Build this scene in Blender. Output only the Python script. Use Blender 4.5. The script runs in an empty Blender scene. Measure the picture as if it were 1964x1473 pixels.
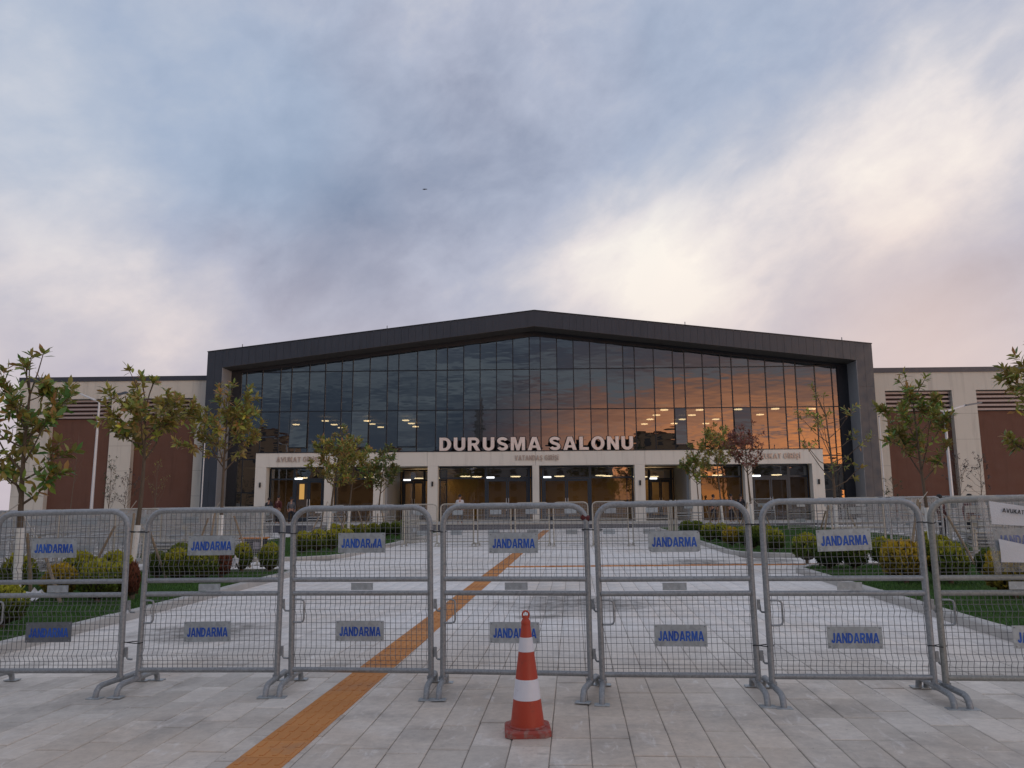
import bpy, bmesh, math, random
import numpy as np
from mathutils import Vector, Matrix, Euler

random.seed(7); rng = np.random.default_rng(7)
SC = bpy.context.scene
COL = SC.collection
RAD = math.radians

# ------------------------------------------------------------------ camera
W_PX, H_PX, F_PX = 1964.0, 1473.0, 1475.0
CAM_H = 1.65
SLOPE = 0.010                      # the plaza rises very slightly to the right
CAM_M = Matrix.Rotation(RAD(4.46), 3, 'Z') @ Matrix.Rotation(RAD(90 + 8.7), 3, 'X') @ Matrix.Rotation(RAD(-0.3), 3, 'Z')
cam_data = bpy.data.cameras.new('camera')
cam = bpy.data.objects.new('camera', cam_data); COL.objects.link(cam)
cam.matrix_world = Matrix.Translation((0, 0, CAM_H)) @ CAM_M.to_4x4()
cam_data.sensor_fit = 'HORIZONTAL'; cam_data.sensor_width = 36.0
cam_data.lens = 36.0 * F_PX / W_PX
cam_data.clip_end = 3000; cam_data.clip_start = 0.05
SC.camera = cam

def ray(px, py):
    return CAM_M @ Vector(((px - W_PX / 2) / F_PX, -(py - H_PX / 2) / F_PX, -1.0))
def gz(x): return SLOPE * x
def gp(px, py):
    d = ray(px, py); t = -CAM_H / (d.z - SLOPE * d.x)
    return Vector((d.x * t, d.y * t, CAM_H + d.z * t))
def at(px, py, Y):
    d = ray(px, py); t = Y / d.y
    return Vector((d.x * t, Y, CAM_H + d.z * t))

# ------------------------------------------------------------------ sky and sun
SUN_AZ = RAD(180 - 38)             # from +Y towards +X : behind the camera, to the right
SUN_EL = RAD(5)
sun_dir = Vector((math.sin(SUN_AZ) * math.cos(SUN_EL), math.cos(SUN_AZ) * math.cos(SUN_EL), math.sin(SUN_EL)))

def N(nt, kind, **kw):
    n = nt.nodes.new(kind)
    for k, v in kw.items():
        if k.startswith('i_'):
            n.inputs[k[2:].replace('_', ' ')].default_value = v
        else: setattr(n, k, v)
    return n
class G:
    """tiny node-graph helper"""
    def __init__(s, nt): s.nt = nt
    def new(s, kind, **kw): return N(s.nt, kind, **kw)
    def link(s, a, b): s.nt.links.new(a, b)
    def put(s, sock, v):
        if hasattr(v, 'is_linked') or isinstance(v, bpy.types.NodeSocket): s.link(v, sock)
        else: sock.default_value = v
    def math(s, op, a, b=0.0, c=None, clamp=False):
        n = s.new('ShaderNodeMath', operation=op, use_clamp=clamp)
        s.put(n.inputs[0], a); s.put(n.inputs[1], b)
        if c is not None: s.put(n.inputs[2], c)
        return n.outputs[0]
    def vmath(s, op, a, b=None, out=0):
        n = s.new('ShaderNodeVectorMath', operation=op); s.put(n.inputs[0], a)
        if b is not None: s.put(n.inputs[1], b)
        return n.outputs[out]
    def mix(s, f, a, b):
        n = s.new('ShaderNodeMix', data_type='RGBA'); s.put(n.inputs[0], f)
        s.put(n.inputs[6], a if not isinstance(a, tuple) else (*a[:3], 1)); s.put(n.inputs[7], b if not isinstance(b, tuple) else (*b[:3], 1))
        return n.outputs[2]
    def mul(s, f, a, b):
        n = s.new('ShaderNodeMix', data_type='RGBA', blend_type='MULTIPLY'); s.put(n.inputs[0], f)
        s.put(n.inputs[6], a if not isinstance(a, tuple) else (*a[:3], 1)); s.put(n.inputs[7], b if not isinstance(b, tuple) else (*b[:3], 1))
        return n.outputs[2]
    def ramp(s, f, stops, interp='LINEAR'):
        n = s.new('ShaderNodeValToRGB'); s.put(n.inputs[0], f); r = n.color_ramp; r.interpolation = interp
        while len(r.elements) < len(stops): r.elements.new(0.5)
        for e, (p, c) in zip(r.elements, stops):
            e.position = p; e.color = (*c[:3], 1) if len(c) >= 3 else (c[0],) * 3 + (1,)
        return n.outputs[0]
    def rng(s, v, a, b, c=0.0, d=1.0, smooth=False):
        n = s.new('ShaderNodeMapRange', interpolation_type='SMOOTHSTEP' if smooth else 'LINEAR')
        s.put(n.inputs[0], v); n.inputs[1].default_value = a; n.inputs[2].default_value = b
        n.inputs[3].default_value = c; n.inputs[4].default_value = d
        return n.outputs[0]
    def noise(s, vec, scale, detail=4.0, rough=0.55, dist=0.0):
        n = s.new('ShaderNodeTexNoise'); n.inputs['Scale'].default_value = scale
        n.inputs['Detail'].default_value = detail; n.inputs['Roughness'].default_value = rough; n.inputs['Distortion'].default_value = dist
        if vec is not None: s.put(n.inputs['Vector'], vec)
        return n.outputs[0]

world = bpy.data.worlds.new('World'); SC.world = world; world.use_nodes = True
g = G(world.node_tree); g.nt.nodes.clear()
tc = g.new('ShaderNodeTexCoord'); D = tc.outputs['Generated']
sep = g.new('ShaderNodeSeparateXYZ'); g.link(D, sep.inputs[0])
dx, dy, dz = sep.outputs
sky = g.new('ShaderNodeTexSky', sky_type='NISHITA', sun_disc=False)
sky.sun_elevation = SUN_EL; sky.sun_rotation = SUN_AZ; sky.air_density = 1.2; sky.dust_density = 2.0; sky.ozone_density = 2.0
den = g.math('ADD', g.math('MAXIMUM', dz, 0.0), 0.22)
cmb = g.new('ShaderNodeCombineXYZ')
g.link(g.math('DIVIDE', dx, den), cmb.inputs[0]); g.link(g.math('DIVIDE', dy, den), cmb.inputs[1])
P = cmb.outputs[0]
mp = g.new('ShaderNodeMapping', vector_type='POINT'); mp.inputs['Rotation'].default_value = (0, RAD(24), 0); g.link(D, mp.inputs[0])
PM = mp.outputs[0]
n1 = g.noise(g.vmath('ADD', g.vmath('MULTIPLY', PM, (2.3, 1.6, 3.4)), (4.3, 1.1, 7.7)), 1.0, 7, .55, .5)
n2 = g.noise(g.vmath('ADD', g.vmath('MULTIPLY', PM, (6.0, 4.4, 9.5)), (1.3, 5.1, 2.7)), 1.0, 8, .56, .3)
n4 = g.noise(g.vmath('MULTIPLY', PM, (15, 11, 23)), 1.0, 6, .58, .25)
n3 = g.noise(g.vmath('MULTIPLY', PM, (1.7, 1.7, 2.6)), 1.0, 4, .55, .5)
def lobe(px, py, sig, w, d=None):
    c = (ray(px, py) if d is None else Vector(d)).normalized()
    dt = g.vmath('DOT_PRODUCT', D, tuple(c), out=1)
    # gaussian in angle: exp(-(1-cos)/s2)
    e = g.math('POWER', 2.718, g.math('MULTIPLY', g.math('SUBTRACT', dt, 1.0), 1.0 / (1 - math.cos(RAD(sig)))))
    return g.math('MULTIPLY', e, w)
def total(lst):
    v = lst[0]
    for k in lst[1:]: v = g.math('ADD', v, k)
    return v
# brightness of the cloud deck: banks seen in front, and the two big banks mirrored in the glass behind
Lsum = total([lobe(1240, 520, 6, .34), lobe(1400, 440, 5, .14), lobe(980, 530, 6, .14), lobe(1800, 260, 7, .30), lobe(1740, 370, 5, .12), lobe(1570, 370, 6, .18), lobe(1720, 430, 6, .10), lobe(1330, 580, 5, .18), lobe(1100, 590, 6, .08),
              lobe(150, 500, 8, .26), lobe(300, 580, 6, .12), lobe(1900, 60, 8, .04), lobe(40, 60, 7, .16), lobe(1200, 100, 9, .08),
              lobe(480, 430, 6, -.12), lobe(640, 430, 7, -.21), lobe(780, 280, 6, -.21), lobe(960, 320, 6, -.14), lobe(1120, 230, 6, -.12), lobe(1870, 480, 5, -.24), lobe(1600, 500, 4, -.12), lobe(1720, 560, 5, -.10), lobe(1330, 160, 5, -.10), lobe(1480, 220, 5, -.06), lobe(620, 560, 6, -.06), lobe(300, 300, 7, -.06),
              lobe(0, 0, 40, -.12, (-.5, -1, .5))])
L = g.math('ADD', g.math('ADD', 0.47, Lsum), g.math('ADD', g.math('MULTIPLY', g.math('SUBTRACT', n1, .5), .34), g.math('ADD', g.math('MULTIPLY', g.math('SUBTRACT', n2, .5), .58), g.math('MULTIPLY', g.math('SUBTRACT', n4, .5), .36))), clamp=True)
cloud = g.ramp(L, [(0.0, (.21, .25, .36)), (.24, (.32, .35, .46)), (.44, (.455, .485, .60)), (.60, (.60, .60, .665)), (.78, (.84, .78, .77)), (1.0, (1.04, .97, .88))])
Bsum = total([lobe(60, 230, 9, .45), lobe(480, 290, 6, .30), lobe(330, 90, 12, .22), lobe(920, 90, 11, .15), lobe(1480, 70, 10, .22), lobe(1250, 330, 5, .15)])
Mb = g.rng(g.math('ADD', Bsum, g.math('MULTIPLY', g.math('SUBTRACT', n3, .5), 1.2)), .0, .62, 0, .5, True)
blue_sky = g.vmath('MULTIPLY', sky.outputs[0], (0.115, 0.115, 0.115))
blue_sky = g.mix(.82, blue_sky, (.37, .51, .71))
col = g.mix(Mb, cloud, blue_sky)
# mauve towards the horizon
hz = g.rng(dz, .02, .40, 1, 0, True)
col = g.mix(g.math('MULTIPLY', hz, .60), col, (.64, .515, .525))
col = g.mix(lobe(1760, 660, 9, .55), col, (.86, .66, .57))
# long flat streaks of cloud, as the glass mirrors them
vst = g.vmath('MULTIPLY', D, (2.2, 2.2, 26.0)); nst = g.noise(vst, 1.0, 6, .6, .5); nst2 = g.noise(g.vmath('MULTIPLY', D, (5.0, 5.0, 60.0)), 1.0, 4, .6, .8)
stk = g.math('ADD', g.math('MULTIPLY', nst, .7), g.math('MULTIPLY', nst2, .3))
# deep blue-grey bank low in the sky behind the camera
back = g.vmath('DOT_PRODUCT', D, (-.30, -.954, 0), out=1)
bank = g.mix(g.rng(stk, .40, .62, 0, 1, True), (.05, .08, .12), (.22, .265, .295))
col = g.mix(g.math('MULTIPLY', g.rng(back, .35, .85, 0, .92, True), g.rng(dz, .12, .55, 1, 0, True)), col, bank)
# sunset behind the camera, to the right
sx2 = g.vmath('DOT_PRODUCT', D, tuple(Vector((sun_dir.x, sun_dir.y, 0)).normalized()), out=1)
az = g.rng(sx2, .735, .975, 0, 1, True)
low = g.rng(g.math('ADD', dz, g.math('MULTIPLY', g.math('SUBTRACT', stk, .5), .16)), .02, .225, 1, 0, True)
sunset = g.mix(g.rng(dz, .04, .16, 0, 1), (3.2, 1.05, .27), (1.15, .53, .29))
sunset = g.mix(g.rng(stk, .48, .64, 0, .8, True), sunset, (.42, .27, .26))
col = g.mix(g.math('MULTIPLY', g.math('MULTIPLY', az, low), .95), col, sunset)
bg = g.new('ShaderNodeBackground'); g.link(col, bg.inputs[0]); bg.inputs[1].default_value = 1.0
wo = g.new('ShaderNodeOutputWorld'); g.link(bg.outputs[0], wo.inputs[0])
world.cycles.sampling_method = 'MANUAL'; world.cycles.sample_map_resolution = 512

sl = bpy.data.lights.new('sun', 'SUN'); sl.energy = 0.55; sl.angle = RAD(14); sl.color = (1.0, .78, .58)
so = bpy.data.objects.new('sun', sl); COL.objects.link(so)
so.rotation_euler = (-sun_dir).to_track_quat('-Z', 'Y').to_euler()

vs = SC.view_settings
vs.view_transform = 'Standard'; vs.look = 'None'; vs.exposure = 0.0; vs.gamma = 1.0; vs.use_curve_mapping = False
SC.render.engine = 'CYCLES'
SC.cycles.use_denoising = True
SC.cycles.max_bounces = 6; SC.cycles.transparent_max_bounces = 16
SC.cycles.sample_clamp_indirect = 4.0

# ------------------------------------------------------------------ materials
MATS = {}
def mat(name, build):
    if name in MATS: return MATS[name]
    m = bpy.data.materials.new(name); m.use_nodes = True
    nt = m.node_tree; nt.nodes.clear(); gg = G(nt)
    out = gg.new('ShaderNodeOutputMaterial')
    build(gg, out); MATS[name] = m
    return m
def principled(gg, out, color=(.5, .5, .5), rough=.6, metal=0.0, spec=.5, bump=None, bump_s=.3, bump_d=.02):
    p = gg.new('ShaderNodeBsdfPrincipled')
    gg.put(p.inputs['Base Color'], (*color[:3], 1) if isinstance(color, tuple) else color)
    gg.put(p.inputs['Roughness'], rough); gg.put(p.inputs['Metallic'], metal); p.inputs['Specular IOR Level'].default_value = spec
    if bump is not None:
        b = gg.new('ShaderNodeBump'); b.inputs['Strength'].default_value = bump_s; b.inputs['Distance'].default_value = bump_d
        gg.link(bump, b.inputs['Height']); gg.link(b.outputs[0], p.inputs['Normal'])
    gg.link(p.outputs[0], out.inputs[0]); return p
def objc(gg): return gg.new('ShaderNodeTexCoord').outputs['Object']
def pos(gg): return gg.new('ShaderNodeNewGeometry').outputs['Position']
def orand(gg): return gg.new('ShaderNodeObjectInfo').outputs['Random']
def irand(gg): return gg.new('ShaderNodeNewGeometry').outputs['Random Per Island']

def plain(name, color, rough=.6, metal=0.0, var=.12, scale=6.0, spec=.5, bump=0.0, streak=0.0):
    def b(gg, out):
        v = gg.noise(pos(gg), scale, 5, .6)
        c = gg.mix(v, tuple(k * (1 - var) for k in color), tuple(min(1, k * (1 + var)) for k in color))
        if streak:
            sn = gg.noise(gg.vmath('MULTIPLY', pos(gg), (2.6, 2.6, .22)), 1.0, 6, .65, .3)
            c = gg.mix(gg.rng(sn, .50, .72, 0, streak, True), c, tuple(k * .62 for k in color))
        r = gg.rng(gg.noise(pos(gg), scale * 2.3, 3), .3, .7, max(0, rough - .08), min(1, rough + .08))
        principled(gg, out, c, r, metal, spec, gg.noise(pos(gg), scale * 6, 4) if bump else None, bump)
    return mat(name, b)

def m_galv(name='galvanised_steel', base=(.30, .318, .33), metal=.45, rough=.5, sp=70):
    def b(gg, out):
        o = objc(gg)
        v = gg.new('ShaderNodeTexVoronoi'); v.inputs['Scale'].default_value = sp; gg.link(o, v.inputs['Vector'])
        big = gg.noise(o, 9, 5, .65)
        rnd = gg.new('ShaderNodeObjectInfo').outputs['Random']
        t = gg.math('ADD', gg.math('MULTIPLY', v.outputs['Color'], .45), gg.math('ADD', gg.math('MULTIPLY', big, .75), gg.math('MULTIPLY', rnd, .14)))
        c = gg.mix(gg.rng(t, .2, 1.1), tuple(k * .62 for k in base), tuple(k * 1.3 for k in base))
        rust = gg.rng(gg.noise(o, 23, 6, .7), .74, .84, 0, .4)
        c = gg.mix(rust, c, (.16, .12, .09))
        principled(gg, out, c, gg.rng(big, .3, .7, rough - .1, rough + .12), metal, .5)
    return mat(name, b)
GALV = m_galv()
GALV_OLD = m_galv('weathered_galvanised_steel', (.30, .305, .285), .4, .6)
PLATE = m_galv('galvanised_sheet', (.40, .44, .46), .45, .48, 38)
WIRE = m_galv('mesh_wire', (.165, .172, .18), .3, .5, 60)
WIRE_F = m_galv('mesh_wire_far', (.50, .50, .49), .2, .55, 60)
def b_signblue(gg, out):
    p = pos(gg); n = gg.noise(p, 45, 5, .7); n2_ = gg.noise(p, 7, 4, .6)
    c = gg.mix(gg.rng(n2_, .3, .7), (.010, .060, .36), (.025, .12, .50)); c = gg.mix(gg.rng(n, .62, .70, 0, .75), c, (.22, .25, .28))
    principled(gg, out, c, .5)
SIGN_BLUE = mat('sign_blue', b_signblue)

def stone_nodes(gg, rnd):
    p = pos(gg)
    big = gg.noise(p, .22, 5, .6, .4); mid = gg.noise(p, 1.4, 6, .65, .3); fine = gg.noise(p, 16, 6, .7)
    mpx = gg.new('ShaderNodeMapping'); mpx.inputs['Scale'].default_value = (6, 1.6, 1); gg.link(p, mpx.inputs[0])
    streak = gg.noise(mpx.outputs[0], 1.6, 5, .65, 1.0)
    sp = gg.new('ShaderNodeSeparateXYZ'); gg.link(p, sp.inputs[0])
    c = gg.mix(rnd, (.54, .50, .44), (.80, .745, .665))
    c = gg.mix(gg.rng(big, .40, .58, 0, .75, True), c, (.58, .475, .37))           # brown traffic dirt
    c = gg.mix(gg.rng(mid, .45, .68, 0, .62, True), c, (.35, .32, .285))
    c = gg.mix(gg.rng(streak, .55, .75, 0, .55, True), c, (.86, .83, .79))         # lime bloom
    # stone tone turns paler past the front barriers, broken by noise
    far_pale = gg.math('MULTIPLY', gg.rng(sp.outputs[1], 7.2, 11.5, 0, 1, True), gg.rng(gg.noise(p, .35, 4, .6, .5), .25, .62, .35, 1, True))
    c = gg.mix(gg.math('MULTIPLY', far_pale, .80), c, (.90, .885, .86))
    # dark puddle stains
    st = None
    for (px, py, ax, ay) in ((400, 1212, .95, .75), (1110, 1158, 1.2, 1.0), (1335, 1078, .8, 1.1), (1040, 1183, .35, .22), (220, 1160, .6, .6), (1480, 1075, .7, 1.0)):
        q = gp(px, py)
        dd = gg.vmath('LENGTH', gg.vmath('MULTIPLY', gg.vmath('SUBTRACT', p, (q.x, q.y, 0)), (1 / ax, 1 / ay, 0)), out=1)
        m = gg.rng(gg.math('ADD', dd, gg.math('MULTIPLY', gg.math('SUBTRACT', mid, .5), 2.4)), .45, 1.35, .9, 0, True)
        st = m if st is None else gg.math('MAXIMUM', st, m)
    c = gg.mix(gg.math('MULTIPLY', st, gg.rng(gg.noise(p, 5, 5, .7), .3, .6, .35, 1)), c, (.17, .155, .135))
    c = gg.mul(.5, c, gg.ramp(fine, [(.3, (.62, .62, .62)), (.7, (1.08, 1.08, 1.08))]))
    scr = gg.noise(gg.vmath('MULTIPLY', p, (3.0, 14.0, 1.0)), 1.0, 6, .7, 1.6)
    c = gg.mix(gg.rng(scr, .60, .72, 0, .45, True), c, (.26, .235, .205))
    spk = gg.noise(p, 34, 3, .6)
    c = gg.mix(gg.rng(spk, .68, .74, 0, .6), c, (.16, .14, .12))
    rough = gg.rng(mid, .3, .7, .42, .66)
    return c, rough, gg.math('ADD', fine, gg.math('MULTIPLY', streak, .6))
def b_paver(gg, out):
    c, r, h = stone_nodes(gg, orand(gg)); principled(gg, out, c, r, 0, .5, h, .22, .01)
def b_field(gg, out):
    c, r, h = stone_nodes(gg, irand(gg)); principled(gg, out, c, r, 0, .5, h, .22, .01)
def b_far(gg, out):
    p = pos(gg)
    br = gg.new('ShaderNodeTexBrick'); mpn = gg.new('ShaderNodeMapping'); mpn.inputs['Rotation'].default_value = (0, 0, RAD(90))
    gg.link(p, mpn.inputs[0]); gg.link(mpn.outputs[0], br.inputs[0])
    br.inputs['Scale'].default_value = 1; br.inputs['Brick Width'].default_value = .56; br.inputs['Row Height'].default_value = .275
    br.inputs['Mortar Size'].default_value = .006; br.inputs['Color1'].default_value = (0, 0, 0, 1); br.inputs['Color2'].default_value = (1, 1, 1, 1); br.inputs['Mortar'].default_value = (.4, .4, .4, 1)
    c, r, h = stone_nodes(gg, br.outputs[0])
    c = gg.mix(br.outputs['Fac'], c, (.18, .17, .16))
    principled(gg, out, c, r, 0, .5, h, .2, .01)
PAVER = mat('stone_paver', b_paver); PFIELD = mat('stone_paver_field', b_field); PFAR = mat('stone_paving_far', b_far)
MORTAR = plain('joint_sand', (.21, .19, .165), .95, var=.25)
def b_tact(gg, out):
    p = pos(gg); n = gg.noise(p, 2.2, 6, .65, .4); f = gg.noise(p, 26, 5, .7); r = orand(gg)
    c = gg.mix(r, (.47, .19, .05), (.60, .26, .075)); c = gg.mix(gg.rng(n, .50, .70, 0, .6, True), c, (.36, .20, .11)); c = gg.mix(gg.rng(f, .62, .72, 0, .5), c, (.60, .42, .28))
    principled(gg, out, c, .75, 0, .4, f, .2, .01)
TACT = mat('tactile_orange', b_tact)
KERB = plain('kerb_concrete', (.44, .43, .405), .85, var=.25, scale=2.5, bump=.2)
def b_lawn(gg, out):
    p = pos(gg); v = gg.noise(p, 1.3, 5, .6); f = gg.noise(p, 60, 3, .7)
    c = gg.mix(v, (.03, .075, .018), (.06, .125, .03)); c = gg.mul(.6, c, gg.ramp(f, [(.3, (.45, .45, .4)), (.7, (1, 1, 1))]))
    principled(gg, out, c, .9, 0, .2, f, .8, .03)
LAWN = mat('lawn_turf', b_lawn)
def b_blade(gg, out):
    r = irand(gg); p = pos(gg)
    c = gg.mix(r, (.045, .125, .022), (.095, .20, .042)); c = gg.mix(gg.rng(gg.noise(p, .9, 4), .45, .7, 0, .5), c, (.085, .115, .03))
    principled(gg, out, c, .6, 0, .3)
BLADE = mat('grass_blade', b_blade)

def leaf_mat(name, cols, under, tr=.30, gloss=.45):
    cols = [(p_, tuple(min(.8, k_ * 1.65) for k_ in c_)) for p_, c_ in cols]; under = tuple(k_ * 1.3 for k_ in under)
    def b(gg, out):
        geo = gg.new('ShaderNodeNewGeometry'); r = geo.outputs['Random Per Island']
        c = gg.ramp(r, cols)
        c = gg.mul(.35, c, gg.ramp(gg.noise(objc(gg), 7, 3), [(.3, (.55, .55, .5)), (.7, (1.1, 1.1, 1.0))]))
        c2 = gg.mix(geo.outputs['Backfacing'], c, under)
        p = gg.new('ShaderNodeBsdfPrincipled'); gg.link(c2, p.inputs['Base Color']); p.inputs['Roughness'].default_value = gloss
        t = gg.new('ShaderNodeBsdfTranslucent'); gg.link(c, t.inputs[0])
        ms = gg.new('ShaderNodeMixShader'); ms.inputs[0].default_value = tr
        gg.link(p.outputs[0], ms.inputs[1]); gg.link(t.outputs[0], ms.inputs[2]); gg.link(ms.outputs[0], out.inputs[0])
    return mat(name, b)
LEAF_G = leaf_mat('magnolia_leaf_green', [(0, (.045, .11, .022)), (.35, (.085, .16, .028)), (.62, (.19, .24, .04)), (.80, (.23, .16, .045)), (.93, (.26, .115, .045)), (1, (.62, .44, .05))], (.22, .17, .06))
LEAF_O = leaf_mat('magnolia_leaf_olive', [(0, (.06, .11, .025)), (.35, (.15, .19, .035)), (.6, (.29, .29, .05)), (.8, (.25, .145, .05)), (.95, (.26, .12, .045)), (1, (.62, .46, .06))], (.25, .19, .065))
LEAF_D = leaf_mat('magnolia_leaf_dark', [(0, (.03, .075, .022)), (.45, (.07, .12, .03)), (.75, (.12, .165, .035)), (1, (.20, .11, .04))], (.15, .13, .05))
LEAF_R = leaf_mat('leaf_copper_red', [(0, (.16, .045, .038)), (.5, (.22, .085, .06)), (.8, (.13, .06, .045)), (1, (.12, .12, .04))], (.17, .08, .06))
LEAF_B = leaf_mat('leaf_dark_plum', [(0, (.020, .016, .018)), (.6, (.035, .025, .025)), (1, (.05, .05, .025))], (.03, .02, .02))
LEAF_P = leaf_mat('leaf_pale_yellow', [(0, (.12, .12, .03)), (.5, (.20, .17, .04)), (1, (.12, .14, .04))], (.14, .12, .04))
LEAF_X = leaf_mat('leaf_background_tree', [(0, (.02, .032, .014)), (1, (.05, .065, .024))], (.03, .04, .02))
def b_bark(gg, out):
    o = pos(gg); sp = gg.new('ShaderNodeSeparateXYZ'); gg.link(o, sp.inputs[0])
    mpn = gg.new('ShaderNodeMapping'); mpn.inputs['Scale'].default_value = (22, 22, 4); gg.link(o, mpn.inputs[0])
    n = gg.noise(mpn.outputs[0], 1.5, 6, .65)
    c = gg.mix(n, (.085, .062, .045), (.20, .155, .115))
    principled(gg, out, c, .9, 0, .2, n, .7, .02)
BARK = mat('bark', b_bark)
def b_white(gg, out):
    o = pos(gg); n = gg.noise(o, 14, 6, .7)
    c = gg.mix(gg.rng(n, .58, .72), (.80, .79, .75), (.40, .35, .29)); principled(gg, out, c, .85, 0, .2, n, .4, .01)
LIME = mat('whitewash', b_white)
def b_wood(gg, out):
    o = objc(gg); mpn = gg.new('ShaderNodeMapping'); mpn.inputs['Scale'].default_value = (30, 30, 2.5); gg.link(o, mpn.inputs[0])
    n = gg.noise(mpn.outputs[0], 1.3, 6, .6); c = gg.mix(n, (.20, .15, .10), (.42, .34, .25)); principled(gg, out, c, .85, 0, .2, n, .4, .01)
WOOD = mat('stake_wood', b_wood)
ROPE = plain('rope', (.50, .47, .42), .9)
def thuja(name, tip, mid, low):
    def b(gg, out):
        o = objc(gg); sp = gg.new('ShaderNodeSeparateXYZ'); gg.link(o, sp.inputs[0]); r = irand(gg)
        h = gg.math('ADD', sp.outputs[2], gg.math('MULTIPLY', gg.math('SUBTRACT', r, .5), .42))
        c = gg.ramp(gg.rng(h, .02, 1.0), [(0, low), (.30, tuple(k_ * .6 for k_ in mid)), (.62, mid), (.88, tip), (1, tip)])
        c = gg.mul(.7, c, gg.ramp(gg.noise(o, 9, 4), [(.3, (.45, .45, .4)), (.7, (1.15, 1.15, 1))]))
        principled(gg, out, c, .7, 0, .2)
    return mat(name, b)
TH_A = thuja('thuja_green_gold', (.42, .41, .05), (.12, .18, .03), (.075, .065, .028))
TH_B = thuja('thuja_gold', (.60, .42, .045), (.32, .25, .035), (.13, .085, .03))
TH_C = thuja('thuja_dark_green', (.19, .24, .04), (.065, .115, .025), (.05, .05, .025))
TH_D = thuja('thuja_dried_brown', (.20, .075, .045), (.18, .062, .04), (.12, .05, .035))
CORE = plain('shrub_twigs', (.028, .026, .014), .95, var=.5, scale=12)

BEIGE = plain('wall_beige', (.57, .54, .47), .8, var=.06, scale=.7, bump=.08, streak=.5)
WHITE_CL = plain('portal_white_cladding', (.68, .66, .60), .6, var=.05, scale=.6, streak=.35)
DARK_CL = plain('cladding_anthracite', (.046, .055, .072), .42, .25, var=.14, scale=.8, streak=.4)
DARK_IN = plain('recess_black', (.016, .018, .024), .55, var=.2)
SOFFIT = plain('soffit_grey', (.075, .068, .060), .7, var=.1)
REVEAL = plain('reveal_light_grey', (.30, .31, .325), .6, var=.06)
BROWN = plain('wall_brown_render', (.130, .060, .040), .85, var=.12, scale=.6, bump=.1, streak=.45)
SLATM = plain('louvre_slat', (.36, .29, .27), .55, .1, var=.08)
COPING = plain('coping_slate', (.055, .060, .078), .5, .2, var=.12)
MULL = plain('mullion_dark', (.020, .026, .036), .4, .3, var=.15)
DOORF = plain('door_frame', (.035, .046, .062), .4, .3)
COPPER = None
def b_copper(gg, out):
    n = gg.noise(pos(gg), 1.5, 4, .6); c = gg.mix(n, (.78, .66, .60), (.95, .85, .79)); principled(gg, out, c, gg.rng(n, .3, .7, .28, .42), .35, .5)
COPPER = mat('letter_rose_steel', b_copper)
COPPER2 = plain('letter_bronze', (.50, .40, .34), .45, .4, var=.25)
LAMPW = plain('lamp_post_paint', (.62, .62, .62), .4, .2, var=.06)
LAMPH = plain('lamp_head_grey', (.12, .14, .17), .4, .3)
BLACK = plain('black_plastic', (.015, .015, .017), .5)
def glass_mat(name, refl=.42, tint=(.20, .24, .27), gl=(.86, .93, 1.0), wav=.5):
    def b(gg, out):
        p = pos(gg)
        mpn = gg.new('ShaderNodeMapping'); mpn.inputs['Scale'].default_value = (.45, .45, 1.6); gg.link(p, mpn.inputs[0])
        n = gg.noise(mpn.outputs[0], .9, 2, .5)
        bm = gg.new('ShaderNodeBump'); bm.inputs['Strength'].default_value = wav; bm.inputs['Distance'].default_value = .012; gg.link(n, bm.inputs['Height'])
        gl_ = gg.new('ShaderNodeBsdfGlossy'); gl_.inputs['Color'].default_value = (*gl, 1); gl_.inputs['Roughness'].default_value = .012; gg.link(bm.outputs[0], gl_.inputs['Normal'])
        tr = gg.new('ShaderNodeBsdfTransparent'); tr.inputs[0].default_value = (*tint, 1)
        fr = gg.new('ShaderNodeFresnel'); fr.inputs[0].default_value = 1.5
        f = gg.math('ADD', refl, gg.math('MULTIPLY', fr.outputs[0], 1 - refl), clamp=True)
        ms = gg.new('ShaderNodeMixShader'); gg.link(f, ms.inputs[0]); gg.link(tr.outputs[0], ms.inputs[1]); gg.link(gl_.outputs[0], ms.inputs[2]); gg.link(ms.outputs[0], out.inputs[0])
    return mat(name, b)
GLASS = glass_mat('solar_glass', .245, (.22, .25, .28), (.88, .94, 1.0), .5)
GLASS_D = glass_mat('entrance_glass', .07, (.50, .50, .50), wav=.2)
def b_emit(col, s):
    def b(gg, out):
        e = gg.new('ShaderNodeEmission'); e.inputs[0].default_value = (*col, 1); e.inputs[1].default_value = s; gg.link(e.outputs[0], out.inputs[0])
    return b
LIT = mat('ceiling_light_lit', b_emit((1.0, .66, .30), 4.8))
LIT_G = mat('entrance_light_lit', b_emit((1.0, .70, .36), 6.5))
LIT_W = mat('exit_light_lit', b_emit((.95, .97, 1.0), 2.2))
LIT_S = mat('door_poster_lit', b_emit((1.0, .55, .16), .55))
INWALL = plain('hall_wall_ochre', (.42, .27, .10), .8, var=.1, scale=.5)
INDARK = plain('hall_wall_grey', (.16, .15, .15), .8, var=.15, scale=.4)
INFLOOR = plain('hall_floor', (.16, .13, .10), .35)
def grimy(name, color, rough, grime=(.10, .075, .06), amt=.6, lo=.56):
    def b(gg, out):
        p = pos(gg); n = gg.noise(p, 11, 6, .7, .6); f = gg.noise(gg.vmath('MULTIPLY', p, (30, 30, 90)), 1.0, 5, .7); v = gg.noise(p, 4, 4)
        c = gg.mix(v, tuple(k * .88 for k in color), tuple(min(1, k * 1.10) for k in color))
        c = gg.mix(gg.rng(n, lo, lo + .16, 0, amt, True), c, grime); c = gg.mix(gg.rng(f, .66, .74, 0, .45), c, grime)
        principled(gg, out, c, gg.rng(n, .3, .7, rough - .06, rough + .15), 0, .45)
    return mat(name, b)
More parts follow.
